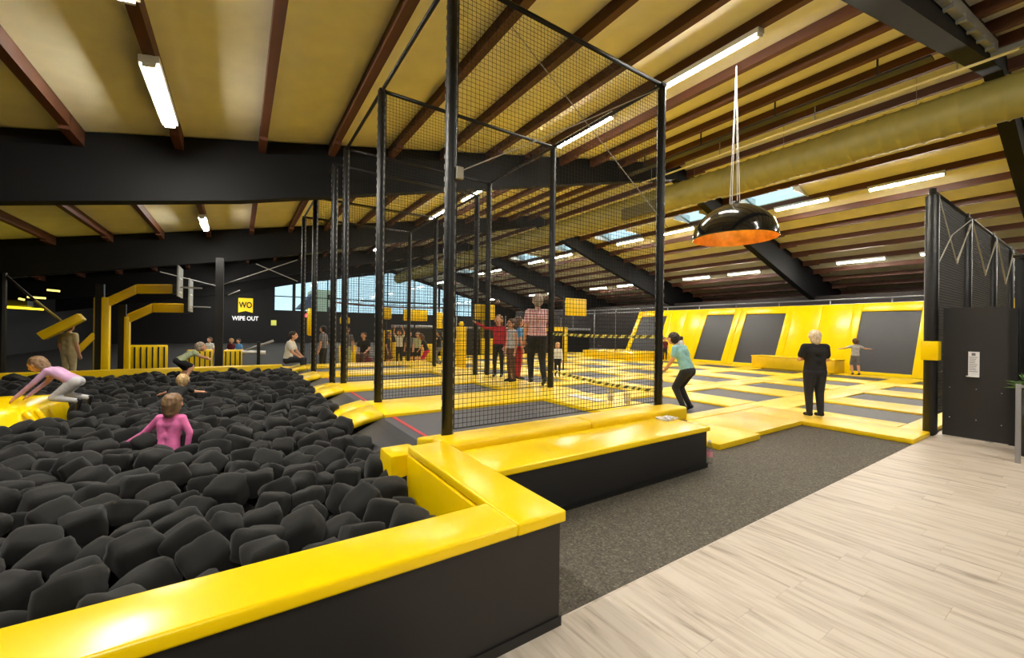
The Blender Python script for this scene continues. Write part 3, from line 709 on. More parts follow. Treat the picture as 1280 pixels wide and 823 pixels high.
hoop(14.6, (128, 138), 372, [(133, 379), (171, 361.5), (216, 361.5)], [(221, 334), (229, 372)], (240, 360), 'yellow padded hoop with its arm bent highest, backboard rising to the beam')
hoop(15.8, (156, 163), 396, [(159, 399), (191, 385), (230, 385.5)], [(234, 350), (240, 390)], (250, 384), 'yellow padded hoop with the lower bent arm, beside the black column')
def boxthing(name, a, b_, m, label, cat, bevel=.03, group=None):
    o = B().box(a, b_).build(name, m, None, bevel=bevel, label=label, category=cat)
    if group: o['group'] = group
    return o
P = ysec(15.5)
a = P(120, 372)
boxthing('plank_post', (a.x-.05, 15.5, 0), (a.x+.05, 15.58, a.z), mat('dull_yellow', (170, 150, 60), .6), 'slim dull yellow upright board beside the padded hoops', 'post', .01)
p, q = P(96, 440), P(119, 418)
B().bar(p, q, .12, .14).build('brace', YELF, None, bevel=.02, label='short yellow brace slanting up to the slim upright board', category='brace')
t = thing('tilted_arm', (-3.8, 15, 0), 'tilted yellow padded board on a thin arm near the man in khaki', 'board')
P = ysec(14.4); p, q = P(52, 421), P(103, 396); B().bar(p, q, .3, .20).build('board', YELF, t, bevel=.03)
p, q = P(44, 376), P(76, 401); B().tube(p, q, .03).build('arm', mat('dull_yellow', (170, 150, 60)), t); B().tube((p.x, 14.4, p.z), (p.x-.5, 14.4, p.z+.6), .03).build('arm', BLKM, t)
B().tube((p.x-.5, 14.4, 0), (p.x-.5, 14.4, p.z+.62), .06).build('stand', BLKM, t)
P = ysec(17)
lp = thing('lit_panel', (-5.2, 17, 2.0), 'glowing yellow ceiling lamp panel in the dark left corner', 'light')
p, q = P(-12, 384), P(34, 386); B().hexa([(p.x, 16.6, p.z), (q.x, 16.6, q.z-.02), (q.x+.1, 17.8, q.z-.02), (p.x, 17.8, p.z)], [(p.x, 16.6, p.z+.05), (q.x, 16.6, q.z+.03), (q.x+.1, 17.8, q.z+.03), (p.x, 17.8, p.z+.05)]).build('diffuser', mat('yellow_lamp', (255, 225, 30), .5, emit=1.2), lp)
B().box((p.x, 17.0, p.z+.05), (q.x, 17.4, p.z+.2)).build('housing', BLKM, lp)
for u0, u1, v in ((20, 26, 373), (31, 53, 371), (56, 71, 362)):
    p, q = P(u0, v), P(u1, v+1.5); B().bar((p.x, 17.2, p.z), (q.x, 17.2, q.z), .12, .05).build('strip', mat('dim_strip', (250, 235, 120), .5, emit=.7), lp)
# black column by the pit
c_ = B().box((-.72, 17.9, 0), (-.48, 18.15, zroof(-.6)-1.2)).build('column', BLKM, None, label='black steel column standing behind the far pit edge', category='column')
t = thing('cross_bracing', (0, 18.8, 2.5), 'thin grey bracing rods crossing under the second beam', 'bracing')
for a, b_ in (((200, 340), (272, 358)), ((272, 358), (372, 325)), ((285, 369), (300, 363)), ((320, 330), (372, 352))):
    B().tube(at(*a, y=18.5), at(*b_, y=18.5), .018, n=6).build('rod', GREYM, t)
# wipe-out ring: padded fence with straps
for a, b_, tp, lb in (((-3.1, 17.4), (-1.95, 17.4), .95, 'yellow padded fence with black straps, taller stretch by the hoops'), ((-1.45, 17.4), (-.75, 17.4), .78, 'yellow padded fence with black straps between the hoops and the column'), ((-.45, 17.4), (.1, 17.4), .76, 'yellow padded fence with black straps next to the sweeper boom')):
    t = thing('strapped_fence', ((a[0]+b_[0])/2, a[1], 0), lb, 'fence')
    B().box((a[0], a[1], 0), (b_[0], a[1]+.2, tp)).build('pad', YELF, t, bevel=.04)
    n = int((b_[0]-a[0])/.13)
    for i in range(n): x = a[0]+(i+.5)*(b_[0]-a[0])/n; B().box((x-.018, a[1]-.02, 0), (x+.018, a[1], tp-.06)).build('strap', BLKM, t)
t = thing('sweeper_arm', (1.0, 17.6, 0), 'pale grey sweeper boom of the ring under the wall lettering', 'boom')
p, q = at(303, 440, y=17.5), at(342, 426, y=17.5); B().tube(p, q, .045).build('boom', GREYM, t, smooth=True)
p, q = at(300, 440, y=17.5), at(332, 441, y=17.5); B().tube(p, q, .07).build('roller', WHITE, t, smooth=True)
x = at(323, 440, y=17.5).x; B().box((x-.05, 17.4, 0), (x+.05, 17.6, p.z+.35)).build('stand', BLKM, t)
# lettering on the far wall
def text(body, mid, height, m, parent, y, bold=.02, wx=.8):
    cu_ = bpy.data.curves.new('t', 'FONT'); cu_.body = body; cu_.align_x = 'CENTER'; cu_.size = 1; cu_.extrude = .015; cu_.offset = bold
    o = bpy.data.objects.new('t', cu_); COL.objects.link(o); dg = bpy.context.evaluated_depsgraph_get(); me = bpy.data.meshes.new_from_object(o.evaluated_get(dg))
    bpy.data.objects.remove(o); k = height/.73
    off = wloc(parent)
    for v in me.vertices: x_, y_, z_ = v.co; v.co = Vector((mid[0]+x_*k*wx, y-z_*k, mid[1]+y_*k))-off
    me.materials.append(m); ob = bpy.data.objects.new('lettering', me); COL.objects.link(ob); ob.parent = parent; return ob
Y0 = YB-.02
t = thing('wall_sign', (.47, Y0, 2.1), 'wall sign reading WO over WIPE OUT on the black wall', 'sign')
B().extrude([(-.1, Y0, 4.22), (-.1, Y0, 2.86), (.475, Y0, 3.02), (1.05, Y0, 2.86), (1.05, Y0, 4.22)], (0, .015, 0)).build('badge', mat('sign_yellow', (240, 200, 30), .6, emit=.25), t)
text('WO', (.475, 3.32), .56, BLKM, t, Y0-.01, .03, .72)
text('WIPE OUT', (.475, 2.14), .40, mat('sign_white', (235, 235, 235), .6, emit=.25), t, Y0-.01, .03).scale = (1, 1, 1)
boxthing('small_sign', (2.55, YB-.05, 1.7), (3.0, YB-.01, 2.2), mat('sign_pale', (190, 195, 90), .6, emit=.3), 'small pale square sign on the black wall below the window', 'sign', .01)
# hall-side truss and house seen through the gable window
t = thing('sagging_truss', (13, 44, 4), 'brown timber lattice sagging across the gable window', 'truss')
for i in range(8):
    x0, x1 = 8+i*1.6, 9.6+i*1.6; z0, z1 = [3.85+.045*(x-14.4)**2*.12 for x in (x0, x1)]
    B().bar((x0, 44, z0), (x1, 44, z1), .1, .16).build('chord', PURL, t); B().bar((x0, 44, z0+.45), (x1, 44, z1+.45), .08, .07).build('chord', BLKM, t)
    B().bar((x0, 44, z0), (x1, 44, z1+.45), .05, .05).build('web', GREYM, t)
hs = thing('house', (8, 60, 0), 'cream house with dark windows outside the gable window', 'house')
B().box((8.2, 60, 0), (10.9, 66, 6.6)).build('wall', mat('cream_render', (205, 196, 160), .8), hs)
for z in (3.6, 5.3): B().box((9.9, 59.95, z), (10.4, 60, z+.7)).build('window', BLKM, hs)
B().extrude([(6.4, 59.9, 4.0), (8.2, 59.9, 6.2), (8.2, 59.9, 4.0)], (0, 5, 0)).build('roof', mat('slate', (84, 78, 92), .8), hs)
og = B().box((-30, 46.4, -.2), (60, 120, -.05)).build('ground_outside', mat('outside_paving', (150, 160, 165), .9), None, kind='structure')
# hanging and padded things beyond the lanes
bg_ = thing('punch_bag', (2.25, 17, 1.25), 'yellow punch bag hanging in front of the window', 'bag')
B().path([(2.25, 17, 1.27), (2.25, 17, 1.31), (2.25, 17, 2.26), (2.25, 17, 2.3)], [.09, .15, .15, .10], 16).build('bag', YELF, bg_, smooth=True); B().tube((2.25, 17, 2.3), (2.25, 17, zroof(2.25)+.01), .008, n=5).build('chain', GREYM, bg_)
for (u0, v0, u1, v1, y, lb) in ((425, 397, 437, 405, 16, 'small yellow head pad beside the red cap'), (478, 385, 489, 399, 16, 'yellow pad block held up behind the tall cage post'), (504, 388, 534, 401, 17, 'wide yellow pad block above the kids'), (544, 391, 553, 411, 16.5, 'upright yellow pad block near the boy in black')):
    a, b_ = at(u0, v1, y=y), at(u1, v0, y=y)
    t = thing('pad_block', ((a.x+b_.x)/2, y, 0), lb, 'pad'); B().box((a.x, y-.08, a.z), (b_.x, y+.08, b_.z)).build('pad', YELF, t, bevel=.04); B().tube(((a.x+b_.x)/2, y+.12, 0), ((a.x+b_.x)/2, y+.12, b_.z), .035).build('pole', BLKM, t)
for (u0, u1, v0, y, lb) in ((476, 490, 413, 18, 'tall yellow padded panel beside the tall cage post'), (491, 503, 428, 18, 'low yellow padded panel beside the dark post'), (508, 522, 427, 18.1, 'low yellow padded panel behind the pink shorts'), (523, 541, 430, 18.2, 'low yellow padded panel at the end of the row'), (424, 446, 432, 18, 'low yellow padded panel behind the seated person')):
    a, b_ = at(u0, 455, y=y), at(u1, v0, y=y); boxthing('crash_barrier', (a.x, y, 0), (b_.x-.02, y+.18, b_.z), YELF, lb, 'panel')
t = thing('padded_tower', (7.0, 14.5, 0), 'slim yellow padded tower beside the cage post', 'tower')
a, b_ = at(571, 457, y=14.5), at(582, 408, y=14.5)
B().box((a.x, 14.4, 0), (b_.x, 14.6, b_.z)).build('body', YELF, t, bevel=.04); B().ball(((a.x+b_.x)/2, 14.5, b_.z+.08), .11).build('cap', YELF, t, smooth=True)
t = thing('post_pad', (5.1, 9.05, 1.3), 'large yellow pad tied round the far cage posts, strap hanging', 'pad')
B().box((4.85, 8.96, 1.84), (5.42, 9.02, 2.22)).build('pad', YELF, t, bevel=.025); B().box((5.02, 8.98, 1.36), (5.12, 9.01, 1.84)).build('strap', mat('dull_yellow', (170, 150, 60)), t)
t = thing('target_board', (10.95, 12, 0), 'square yellow target board on a thin pole over the court', 'board')
B().box((10.42, 11.97, 2.17), (11.48, 12.03, 2.84)).build('board', YELF, t, bevel=.03); B().tube((10.42, 12.1, 0), (10.42, 12.1, 2.9), .03).build('pole', BLKM, t)
t = thing('court_pole', (11.3, 17, 0), 'thin black pole rising above the far court', 'pole'); P = at(770, 440, y=17)
B().tube((P.x, 17, 0), (P.x, 17, 2.7), .035).build('pole', BLKM, t); B().box((P.x-.12, 16.88, 0), (P.x+.12, 17.12, .1)).build('base', BLKM, t)
t = thing('gate_frame', (9.6, 15.5, 0), 'slim yellow gate frame beyond the plaid shirt', 'gate')
a = at(706, 445, y=15.5); B().box((a.x-.08, 15.4, 0), (a.x+.08, 15.6, 1.75)).build('upright', YELF, t, bevel=.02); B().box((a.x-1.3, 15.4, 1.55), (a.x, 15.6, 1.75)).build('crosspiece', YELF, t, bevel=.02); B().box((a.x-1.4, 15.4, 0), (a.x-1.25, 15.6, 1.7)).build('upright', YELF, t, bevel=.02)
qx = at(383, 395, y=30)
ex = boxthing('exit_lamp', (qx.x-.14, 30, qx.z-.1), (qx.x+.14, 30.1, qx.z+.12), mat('red_lamp', (255, 60, 70), .5, emit=2), 'small glowing red lamp in front of the dark far wall', 'light', .01)

# small things near the lanes
def cup(x, y, z, label, h=.13, r=.042):
    t = thing('plastic_cup', (x, y, z), label, 'cup', 'clear plastic cups on the lane pads')
    B().lathe((x, y, z), [(.001, .003), (r*.75, .003), (r*.75, 0), (r, h), (r*1.05, h), (r*.97, h-.004), (r*.72, .008), (.001, .008)], 18).build('cup', CLEARP, t, smooth=True)
    B().lathe((x, y, z), [(.001, .01), (r*.73, .01), (r*.86, h*.55), (.001, h*.55)], 18).build('drink', mat('pale_drink', (230, 220, 190), .2), t, smooth=True)
cup(4.98, 4.62, .476, 'clear plastic cup standing on the lane end pads', .19, .06); cup(4.98, 4.28, .476, 'clear plastic cup standing on the lane end pads', .17, .06)
tw = B(); tw.box((4.78, 4.7, .455), (4.98, 5.46, .462)); bmesh.ops.subdivide_edges(tw.bm, edges=tw.bm.edges[:], cuts=5, use_grid_fill=True)
for v in tw.bm.verts: v.co.z += .02*abs(noise.noise(v.co*9)) if v.co.z > .46 else .002; v.co.x += .02*noise.noise(v.co*5)
tw.build('towel', WHITE, None, smooth=True, label='crumpled white towel lying on the lane end pad', category='towel')
pp = B().box((4.42, 3.16, .488), (4.66, 3.34, .494)); bmesh.ops.subdivide_edges(pp.bm, edges=pp.bm.edges[:], cuts=7, use_grid_fill=True)
for v in pp.bm.verts: v.co += Vector((noise.noise(v.co*14)*.03, noise.noise(v.co*14+Vector((5, 0, 0)))*.03, abs(noise.noise(v.co*16))*.06 if v.co.z > .49 else 0))
pp.build('wrapper', mat('crumpled_foil', (205, 200, 195), .4, var=.3, scale=30), None, smooth=False, label='crumpled white wrapper lying on the bench end', category='wrapper')
t = thing('water_bottle', (4.80, 2.84, 0), 'clear plastic water bottle standing at the end of the bench', 'bottle')
B().lathe((4.80, 2.84, 0), [(.001, 0), (.034, 0), (.038, .02), (.036, .06), (.038, .1), (.036, .14), (.036, .19), (.014, .25), (.014, .27)], 18).build('body', CLEARP, t, smooth=True)
B().lathe((4.80, 2.84, 0), [(.0385, .08), (.0385, .15)], 18).build('label_band', mat('pink_label', (225, 150, 160), .6), t, smooth=True)
B().lathe((4.80, 2.84, 0), [(.016, .255), (.016, .28), (.001, .28)], 14).build('cap', WHITE, t, smooth=True)

# ================================================================== PEOPLE
SKIN = mat('skin', (214, 160, 130), .55); EYE = mat('eye_dark', (30, 24, 22), .3)
def cloth(name, rgb): return mat('cloth_'+name, rgb, .85, var=.12, scale=12, bump=.2, bscale=25)
HAIRC = {k: mat('hair_'+k, v, .6, var=.3, scale=40, stretch=(1, 1, .15)) for k, v in dict(fair=(214, 196, 166), blond=(186, 156, 108), brown=(84, 60, 42), dark=(40, 32, 28), grey=(160, 142, 124), mid=(120, 92, 64)).items()}
PLAID = bpy.data.materials.new('pink_plaid'); PLAID.use_nodes = True
nt = PLAID.node_tree; p_ = nt.nodes['Principled BSDF']; p_.inputs['Roughness'].default_value = .85; tc = nt.nodes.new('ShaderNodeTexCoord'); prev = None
for ax, sc in (('X', 5.5), ('Z', 5.5)):
    wv = nt.nodes.new('ShaderNodeTexWave'); wv.bands_direction = ax; wv.inputs['Scale'].default_value = sc; nt.links.new(tc.outputs['Object'], wv.inputs[0])
    if prev:
        ad = nt.nodes.new('ShaderNodeMath'); ad.operation = 'ADD'; nt.links.new(prev.outputs['Fac'], ad.inputs[0]); nt.links.new(wv.outputs['Fac'], ad.inputs[1])
    prev = wv
rr = nt.nodes.new('ShaderNodeValToRGB'); e = rr.color_ramp.elements; e[0].position = .15; e[0].color = (*lin((240, 215, 215)), 1); e[1].position = .95; e[1].color = (*lin((206, 104, 116)), 1)
hf = nt.nodes.new('ShaderNodeMath'); hf.operation = 'MULTIPLY'; hf.inputs[1].default_value = .5; nt.links.new(ad.outputs[0], hf.inputs[0]); nt.links.new(hf.outputs[0], rr.inputs[0]); nt.links.new(rr.outputs[0], p_.inputs['Base Color'])

V = Vector
BASE = dict(pel=(0, 0, .515), nb=(0, 0, .83), head=(0, .012, .925), le=(-.135, -.01, .645), lw=(-.14, .03, .49), re=(.135, -.01, .645), rw=(.14, .03, .49),
            lk=(-.058, .012, .285), la=(-.06, -.01, .045), rk=(.058, .012, .285), ra=(.06, -.01, .045), lat=(1, 0, 0), face=(0, 1, 0), lt=None, rt=None)
POSES = dict(
    stand={}, stride=dict(lk=(-.06, .07, .29), la=(-.06, .04, .05), rk=(.06, .02, .28), ra=(.06, -.10, .06)),
    folded=dict(le=(-.15, .03, .655), lw=(-.03, .125, .68), re=(.15, .03, .655), rw=(.03, .12, .70), head=(.005, .03, .92)),
    lean=dict(pel=(0, -.04, .46), nb=(-.03, .06, .75), head=(-.06, .12, .83), lk=(-.06, .08, .26), la=(-.06, -.02, .045), rk=(.07, .09, .26), ra=(.08, -.02, .045), le=(-.15, .06, .60), lw=(-.12, .15, .50), re=(.13, .02, .58), rw=(.10, .06, .45)),
    armup=dict(le=(-.22, .03, .80), lw=(-.36, .06, .88), re=(.13, .02, .645), rw=(.12, .08, .50)),
    armsout=dict(le=(-.22, .02, .74), lw=(-.33, .05, .72), re=(.22, .02, .74), rw=(.34, .05, .73), lk=(-.07, .05, .28), rk=(.06, -.02, .28), ra=(.06, -.08, .05)),
    sit=dict(pel=(0, 0, .075), nb=(0, .05, .40), head=(0, .09, .49), lk=(-.06, .25, .08), la=(-.06, .26, -.16), rk=(.06, .25, .08), ra=(.06, .26, -.16), le=(-.13, .1, .22), lw=(-.07, .21, .13), re=(.13, .1, .22), rw=(.07, .21, .13)),
    crouch=dict(pel=(0, -.16, .27), nb=(0, .07, .42), head=(0, .18, .47), lk=(-.08, .0, .10), la=(-.08, -.22, .05), rk=(.08, -.02, .12), ra=(.08, -.24, .06), le=(-.13, .13, .28), lw=(-.13, .27, .13), re=(.13, .15, .27), rw=(.10, .29, .12), face=(0, .85, -.5)),
    crawl=dict(pel=(0, -.20, .30), nb=(0, .11, .36), head=(0, .21, .39), lk=(-.07, -.12, .06), la=(-.07, -.33, .06), rk=(.07, -.04, .08), ra=(.07, -.28, .06), le=(-.13, .12, .22), lw=(-.13, .24, .08), re=(.13, .14, .22), rw=(.10, .26, .08), face=(0, .85, -.5)),
    climb=dict(pel=(0, -.05, .40), nb=(.02, .19, .56), head=(.04, .27, .63), lk=(-.06, .08, .24), la=(-.07, -.05, .05), rk=(.07, .14, .30), ra=(.08, .06, .12), le=(-.10, .27, .46), lw=(-.08, .36, .42), re=(.18, .24, .48), rw=(.33, .31, .45)),
    buried=dict(pel=(0, 0, .06), nb=(.01, .03, .38), head=(.02, .04, .475), lk=(-.07, .22, .02), la=(-.07, .3, -.12), rk=(.07, .22, .02), ra=(.07, .3, -.12), le=(-.20, .02, .22), lw=(-.345, .03, .135), re=(.16, .03, .22), rw=(.15, .02, .09)),
    prone=dict(pel=(0, -.1, .02), nb=(0, .16, .15), head=(0, .24, .23), lk=(-.07, -.3, -.02), la=(-.07, -.5, -.04), rk=(.07, -.3, -.02), ra=(.07, -.5, -.04), le=(-.16, .22, .08), lw=(-.26, .28, .05), re=(.15, .2, .08), rw=(.2, .3, .06)),
    jump=dict(le=(-.2, .05, .78), lw=(-.26, .1, .90), re=(.2, .05, .76), rw=(.3, .08, .86), lk=(-.08, .1, .30), la=(-.1, -.02, .08), rk=(.08, .12, .32), ra=(.1, 0, .1)),
    handsup=dict(le=(-.15, .05, .93), lw=(-.11, .09, 1.06), re=(.15, .05, .93), rw=(.11, .09, 1.06)))
PEOPLE = {'n': 0}
def capsule(b, p, q, r0, r1, flat=None):
    n = 12; d = q-p; L = d.length
    if L < 1e-5: b.ball(p, r0, 14, 10); return
    d /= L; pts, rs = [], []
    for k in range(5):
        a = k*math.pi/2/5; pts.append(p-d*r0*math.cos(a)); rs.append(max(r0*math.sin(a), r0*.05))
    for k in range(6): f = k/5; pts.append(p+d*L*f); rs.append(r0+(r1-r0)*f)
    for k in range(1, 6):
        a = k*math.pi/2/5; pts.append(q+d*r1*math.sin(a)); rs.append(max(r1*math.cos(a), r1*.05))
    b.path(pts, rs, n)
def remesh(b, vox, smooth=4):
    bmesh.ops.recalc_face_normals(b.bm, faces=b.bm.faces); me = bpy.data.meshes.new('tmp'); b.bm.to_mesh(me); b.bm.free()
    o = bpy.data.objects.new('tmp', me); COL.objects.link(o)
    m = o.modifiers.new('r', 'REMESH'); m.mode = 'VOXEL'; m.voxel_size = vox
    m = o.modifiers.new('s', 'SMOOTH'); m.iterations = smooth; m.factor = .5
    dg = bpy.context.evaluated_depsgraph_get(); out = bpy.data.meshes.new_from_object(o.evaluated_get(dg)); bpy.data.objects.remove(o); bpy.data.meshes.remove(me); return out
def person(label, loc, ang, H, pose, top, bottom, hair='brown', sleeve='short', legs='long', shoe=None, hairstyle='short', kid=False, group=None, over=None, vox=None, wide=1.0, lower=True):
    J = dict(BASE); J.update(POSES[pose]); J.update(over or {})
    J = {k: (V(v) if v is not None else None) for k, v in J.items()}
    hs = 1.2 if kid else 1.0; w = wide*(.92 if kid else 1)
    P_ = []                                              # (p, q, r0, r1, material index)   0 skin 1 top 2 bottom 3 shoe
    lat = J['lat'].normalized(); pel, nb = J['pel'], J['nb']; ax = (nb-pel).normalized(); C = lambda f: pel+(nb-pel)*f
    fw = lat.cross(ax) if False else ax.cross(lat)*-1
    T, Bt = 1, 2
    for sgn in (-1, 1):
        a, b_, c_ = C(.74)+lat*.055*w*sgn, C(.42)+lat*.042*w*sgn, pel+lat*.045*w*sgn
        P_ += [(a, b_, .060*w, .054*w, T), (b_, c_+ax*.05, .054*w, .060*w, T), (c_, c_-ax*.005, .064*w, .064*w, Bt)]
    sl_, sr = C(.90)-lat*.098*w, C(.90)+lat*.098*w
    P_ += [(sl_, sr, .040*w, .040*w, T), (C(.74)-lat*.05*w, C(.74)+lat*.05*w, .06*w, .06*w, T), (C(.42)-lat*.04*w, C(.42)+lat*.04*w, .055*w, .055*w, T), (C(.12)-lat*.045*w, C(.12)+lat*.045*w, .061*w, .061*w, T), (pel-lat*.045*w, pel+lat*.045*w, .063*w, .063*w, Bt)]
    P_ += [(C(.93), C(.98), .042, .034, T), (C(.95), J['head']-V((0, 0, .03)), .030, .028, 0)]
    hd = J['head']; fdir = J['face'].normalized(); hs_ = hs
    for side, s_, e_, w_ in (('l', sl_, J['le'], J['lw']), ('r', sr, J['re'], J['rw'])):
        mid = s_.lerp(e_, .62)
        if sleeve == 'long': P_ += [(s_, e_, .037*w, .030*w, T), (e_, w_, .029*w, .023*w, T)]
        elif sleeve == 'short': P_ += [(s_, mid, .040*w, .037*w, T), (mid, e_, .027, .024, 0), (e_, w_, .025, .017, 0)]
        else: P_ += [(s_, mid, .032, .028, 0), (mid, e_, .027, .024, 0), (e_, w_, .025, .017, 0)]
        hdv = (w_-e_).normalized(); P_ += [(w_, w_+hdv*.030, .017, .021, 0)]
    hl, hr = pel-lat*.05*w, pel+lat*.05*w
    if lower:
      for h_, k_, a_ in ((hl, J['lk'], J['la']), (hr, J['rk'], J['ra'])):
        if legs == 'long': P_ += [(h_, k_, .062*w, .042*w, 2), (k_, a_+V((0, 0, .01)), .041*w, .029*w, 2)]
        elif legs == 'short': P_ += [(h_, k_.lerp(h_, .12), .064*w, .052*w, 2), (k_.lerp(h_, .12), k_, .038, .036, 0), (k_, k_.lerp(a_, .35), .036, .036, 0), (k_.lerp(a_, .35), a_, .036, .022, 0)]
        sh = (a_-k_).normalized(); ft = V((0, 1, 0)) if abs(sh.z) > .5 else V((0, -.2, -1)); ft = (ft-sh*ft.dot(sh)).normalized()
        toe = a_+sh*.018+ft*.088
        P_ += [(a_+sh*.012-ft*.02, toe, .026, .020, 3)]
    # head primitives
    up = V((0, 0, 1)) if abs(fdir.z) < .7 else V((0, .5, .8)); sd = fdir.cross(up).normalized(); up = sd.cross(fdir)
    r = .056*hs
    P_ += [(hd+up*.012*hs-fdir*.008*hs, hd+up*.014*hs-fdir*.006*hs, r, r, 0), (hd+up*.012*hs+fdir*.012*hs, hd-up*.030*hs+fdir*.018*hs, r*.86, r*.62, 0),
           (hd+fdir*.052*hs+up*.006*hs, hd+fdir*.068*hs-up*.010*hs, .007*hs, .010*hs, 0), (hd+sd*.054*hs, hd+sd*.058*hs-up*.012*hs, .011*hs, .009*hs, 0), (hd-sd*.054*hs, hd-sd*.058*hs-up*.012*hs, .011*hs, .009*hs, 0),
           (hd+fdir*.056*hs-up*.032*hs-sd*.010, hd+fdir*.056*hs-up*.032*hs+sd*.010, .006, .006, 0)]
    M = Matrix.Rotation(ang, 4, 'Z'); tr = lambda p: (M @ (p*H))
    b = B()
    for p, q, r0, r1, mi in P_: capsule(b, tr(p), tr(q), r0*H, r1*H)
    vx = vox or max(.011, .0085*H)
    me = remesh(b, vx)
    co = np.empty(len(me.vertices)*3); me.vertices.foreach_get('co', co); co = co.reshape(-1, 3)
    cen = np.array([co[list(p.vertices)].mean(0) for p in me.polygons])
    best = np.full(len(cen), 1e9); idx = np.zeros(len(cen), int)
    for p, q, r0, r1, mi in P_:
        a, d = np.array(tr(p)), np.array(tr(q-p)); L2 = max(d@d, 1e-9); t_ = np.clip(((cen-a)@d)/L2, 0, 1)
        ds = np.linalg.norm(cen-a-t_[:, None]*d, axis=1)-(r0+(r1-r0)*t_)*H
        m_ = ds < best; best[m_] = ds[m_]; idx[m_] = mi
    # fingers joined to the same mesh
    fb = B()
    for e_, w_, sg in ((J['le'], J['lw'], 1), (J['re'], J['rw'], -1)):
        hv = (w_-e_).normalized(); ac = hv.cross(V((0, 0, 1)) if abs(hv.z) < .8 else V((0, 1, 0))).normalized(); pn_ = ac.cross(hv)
        k0 = w_+hv*.040
        for f, ln in ((-1.5, .036), (-.5, .043), (.5, .040), (1.5, .030)):
            a = k0+ac*.0095*f; m1 = a+hv*ln*.55+ac*.002*f; m2 = m1+(hv*.8-pn_*.5)*ln*.5
            fb.path([tr(a-hv*.012), tr(m1), tr(m2)], [.0062*H, .0056*H, .004*H], 6)
        a = w_+hv*.018+ac*.016*sg; fb.path([tr(a), tr(a+hv*.020+ac*.014*sg), tr(a+hv*.036+ac*.016*sg)], [.0075*H, .0065*H, .0045*H], 6)
    bmesh.ops.recalc_face_normals(fb.bm, faces=fb.bm.faces)
    bm = bmesh.new(); bm.from_mesh(me)
    for f, i_ in zip(bm.faces, idx): f.material_index = int(i_)
    tm = bpy.data.meshes.new('f'); fb.bm.to_mesh(tm); fb.bm.free(); n0 = len(bm.faces); bm.from_mesh(tm); bpy.data.meshes.remove(tm)
    body = bpy.data.meshes.new('body'); bm.to_mesh(body); bm.free(); bpy.data.meshes.remove(me)
    body.polygons.foreach_set('use_smooth', [True]*len(body.polygons))
    for m_ in (SKIN, top, bottom, shoe or BLKM): body.materials.append(m_)
    root = thing('person', loc, label, 'person', group)
    o = bpy.data.objects.new('body', body); COL.objects.link(o); o.parent = root
    # hair
    hb = B(); hc = hd+up*.016*hs-fdir*.012*hs; R_ = .062*hs
    hp = [(hc, hc+V((0, 0, .004)), R_, R_), (hc-fdir*.01*hs-up*.022*hs, hc-fdir*.012*hs, R_*.9, R_*.95)]
    if hairstyle == 'long':
        hp += [(hc-fdir*.022*hs-up*.02*hs, hc-fdir*.03*hs-up*.075*hs, R_*.86, R_*.62), (hc-fdir*.01*hs+sd*.035*hs-up*.02*hs, hc-fdir*.015*hs+sd*.035*hs-up*.07*hs, R_*.42, R_*.34), (hc-fdir*.01*hs-sd*.035*hs-up*.02*hs, hc-fdir*.015*hs-sd*.035*hs-up*.07*hs, R_*.42, R_*.34)]
    if hairstyle == 'tail': hp += [(hc-fdir*.06*hs, hc-fdir*.068*hs-up*.11*hs, R_*.28, R_*.16)]
    if hairstyle == 'bun': hp += [(hc-fdir*.05*hs+up*.04*hs, hc-fdir*.052*hs+up*.045*hs, R_*.42, R_*.42)]
    for p, q, r0, r1 in hp: capsule(hb, tr(p), tr(q), r0*H, r1*H)
    # keep the face clear: cut the hair in front of the ears
    hm = remesh(hb, vx*.8, 2); bm = bmesh.new(); bm.from_mesh(hm); fc = tr(hd+fdir*.026*hs+up*.020*hs); nn = tr(fdir*1.0-up*.62).normalized()
    bmesh.ops.bisect_plane(bm, geom=bm.verts[:]+bm.edges[:]+bm.faces[:], plane_co=fc, plane_no=nn, clear_outer=True); 
    bmesh.ops.holes_fill(bm, edges=[e for e in bm.edges if e.is_boundary]); bm.to_mesh(hm); bm.free()
    for v in hm.vertices: v.co += v.normal*(.006*noise.noise(v.co*40))*H
    hm.polygons.foreach_set('use_smooth', [True]*len(hm.polygons)); hm.materials.append(HAIRC[hair]); ho = bpy.data.objects.new('hair', hm); COL.objects.link(ho); ho.parent = root
    for s_ in (-1, 1):
        eb = B().ball(tr(hd+fdir*.0535*hs+up*.008*hs+sd*.020*hs*s_)+root.location, .0065*hs*H, 8, 6); eb.build('eye', EYE, root, smooth=True)
    return root
AWAY = -YAW; CAMW = AWAY+math.pi; LEFT = AWAY+math.pi/2; RIGHT = AWAY-math.pi/2
def stand_at(u, v, z, utop, vtop): 
    p = at(u, v, z=z); return p, at(utop, vtop, y=p.y).z-z
blackc, navy, teal, pink, lilac, red, white, olive, khaki, blue, greyc, lgrey = [cloth(*a) for a in (('black', (26, 26, 28)), ('navy', (34, 36, 46)), ('teal', (140, 196, 204)), ('pink', (232, 118, 178)), ('lilac', (190, 150, 186)), ('red', (176, 34, 44)), ('white', (218, 216, 208)), ('olive', (172, 182, 146)), ('khaki', (196, 182, 140)), ('blue', (90, 150, 200)), ('grey', (110, 108, 112)), ('lightgrey', (186, 186, 192)))]
hotpink, maroon, brownc = cloth('hotpink', (214, 40, 96)), cloth('maroon', (96, 26, 40)), cloth('brown', (98, 70, 56))
sock = cloth('sock', (20, 20, 20))
p, h = stand_at(1018, 521, .078, 1020, 413)
person('person in black top and leggings standing on the yellow apron mat', p, AWAY-.1, h/.995, 'folded', blackc, navy, 'fair', 'short', 'long', sock, 'long', wide=1.12, vox=.012)
p, h = stand_at(672, 483, .47, 668, 370); p = V((5.16, 6.82, .475))
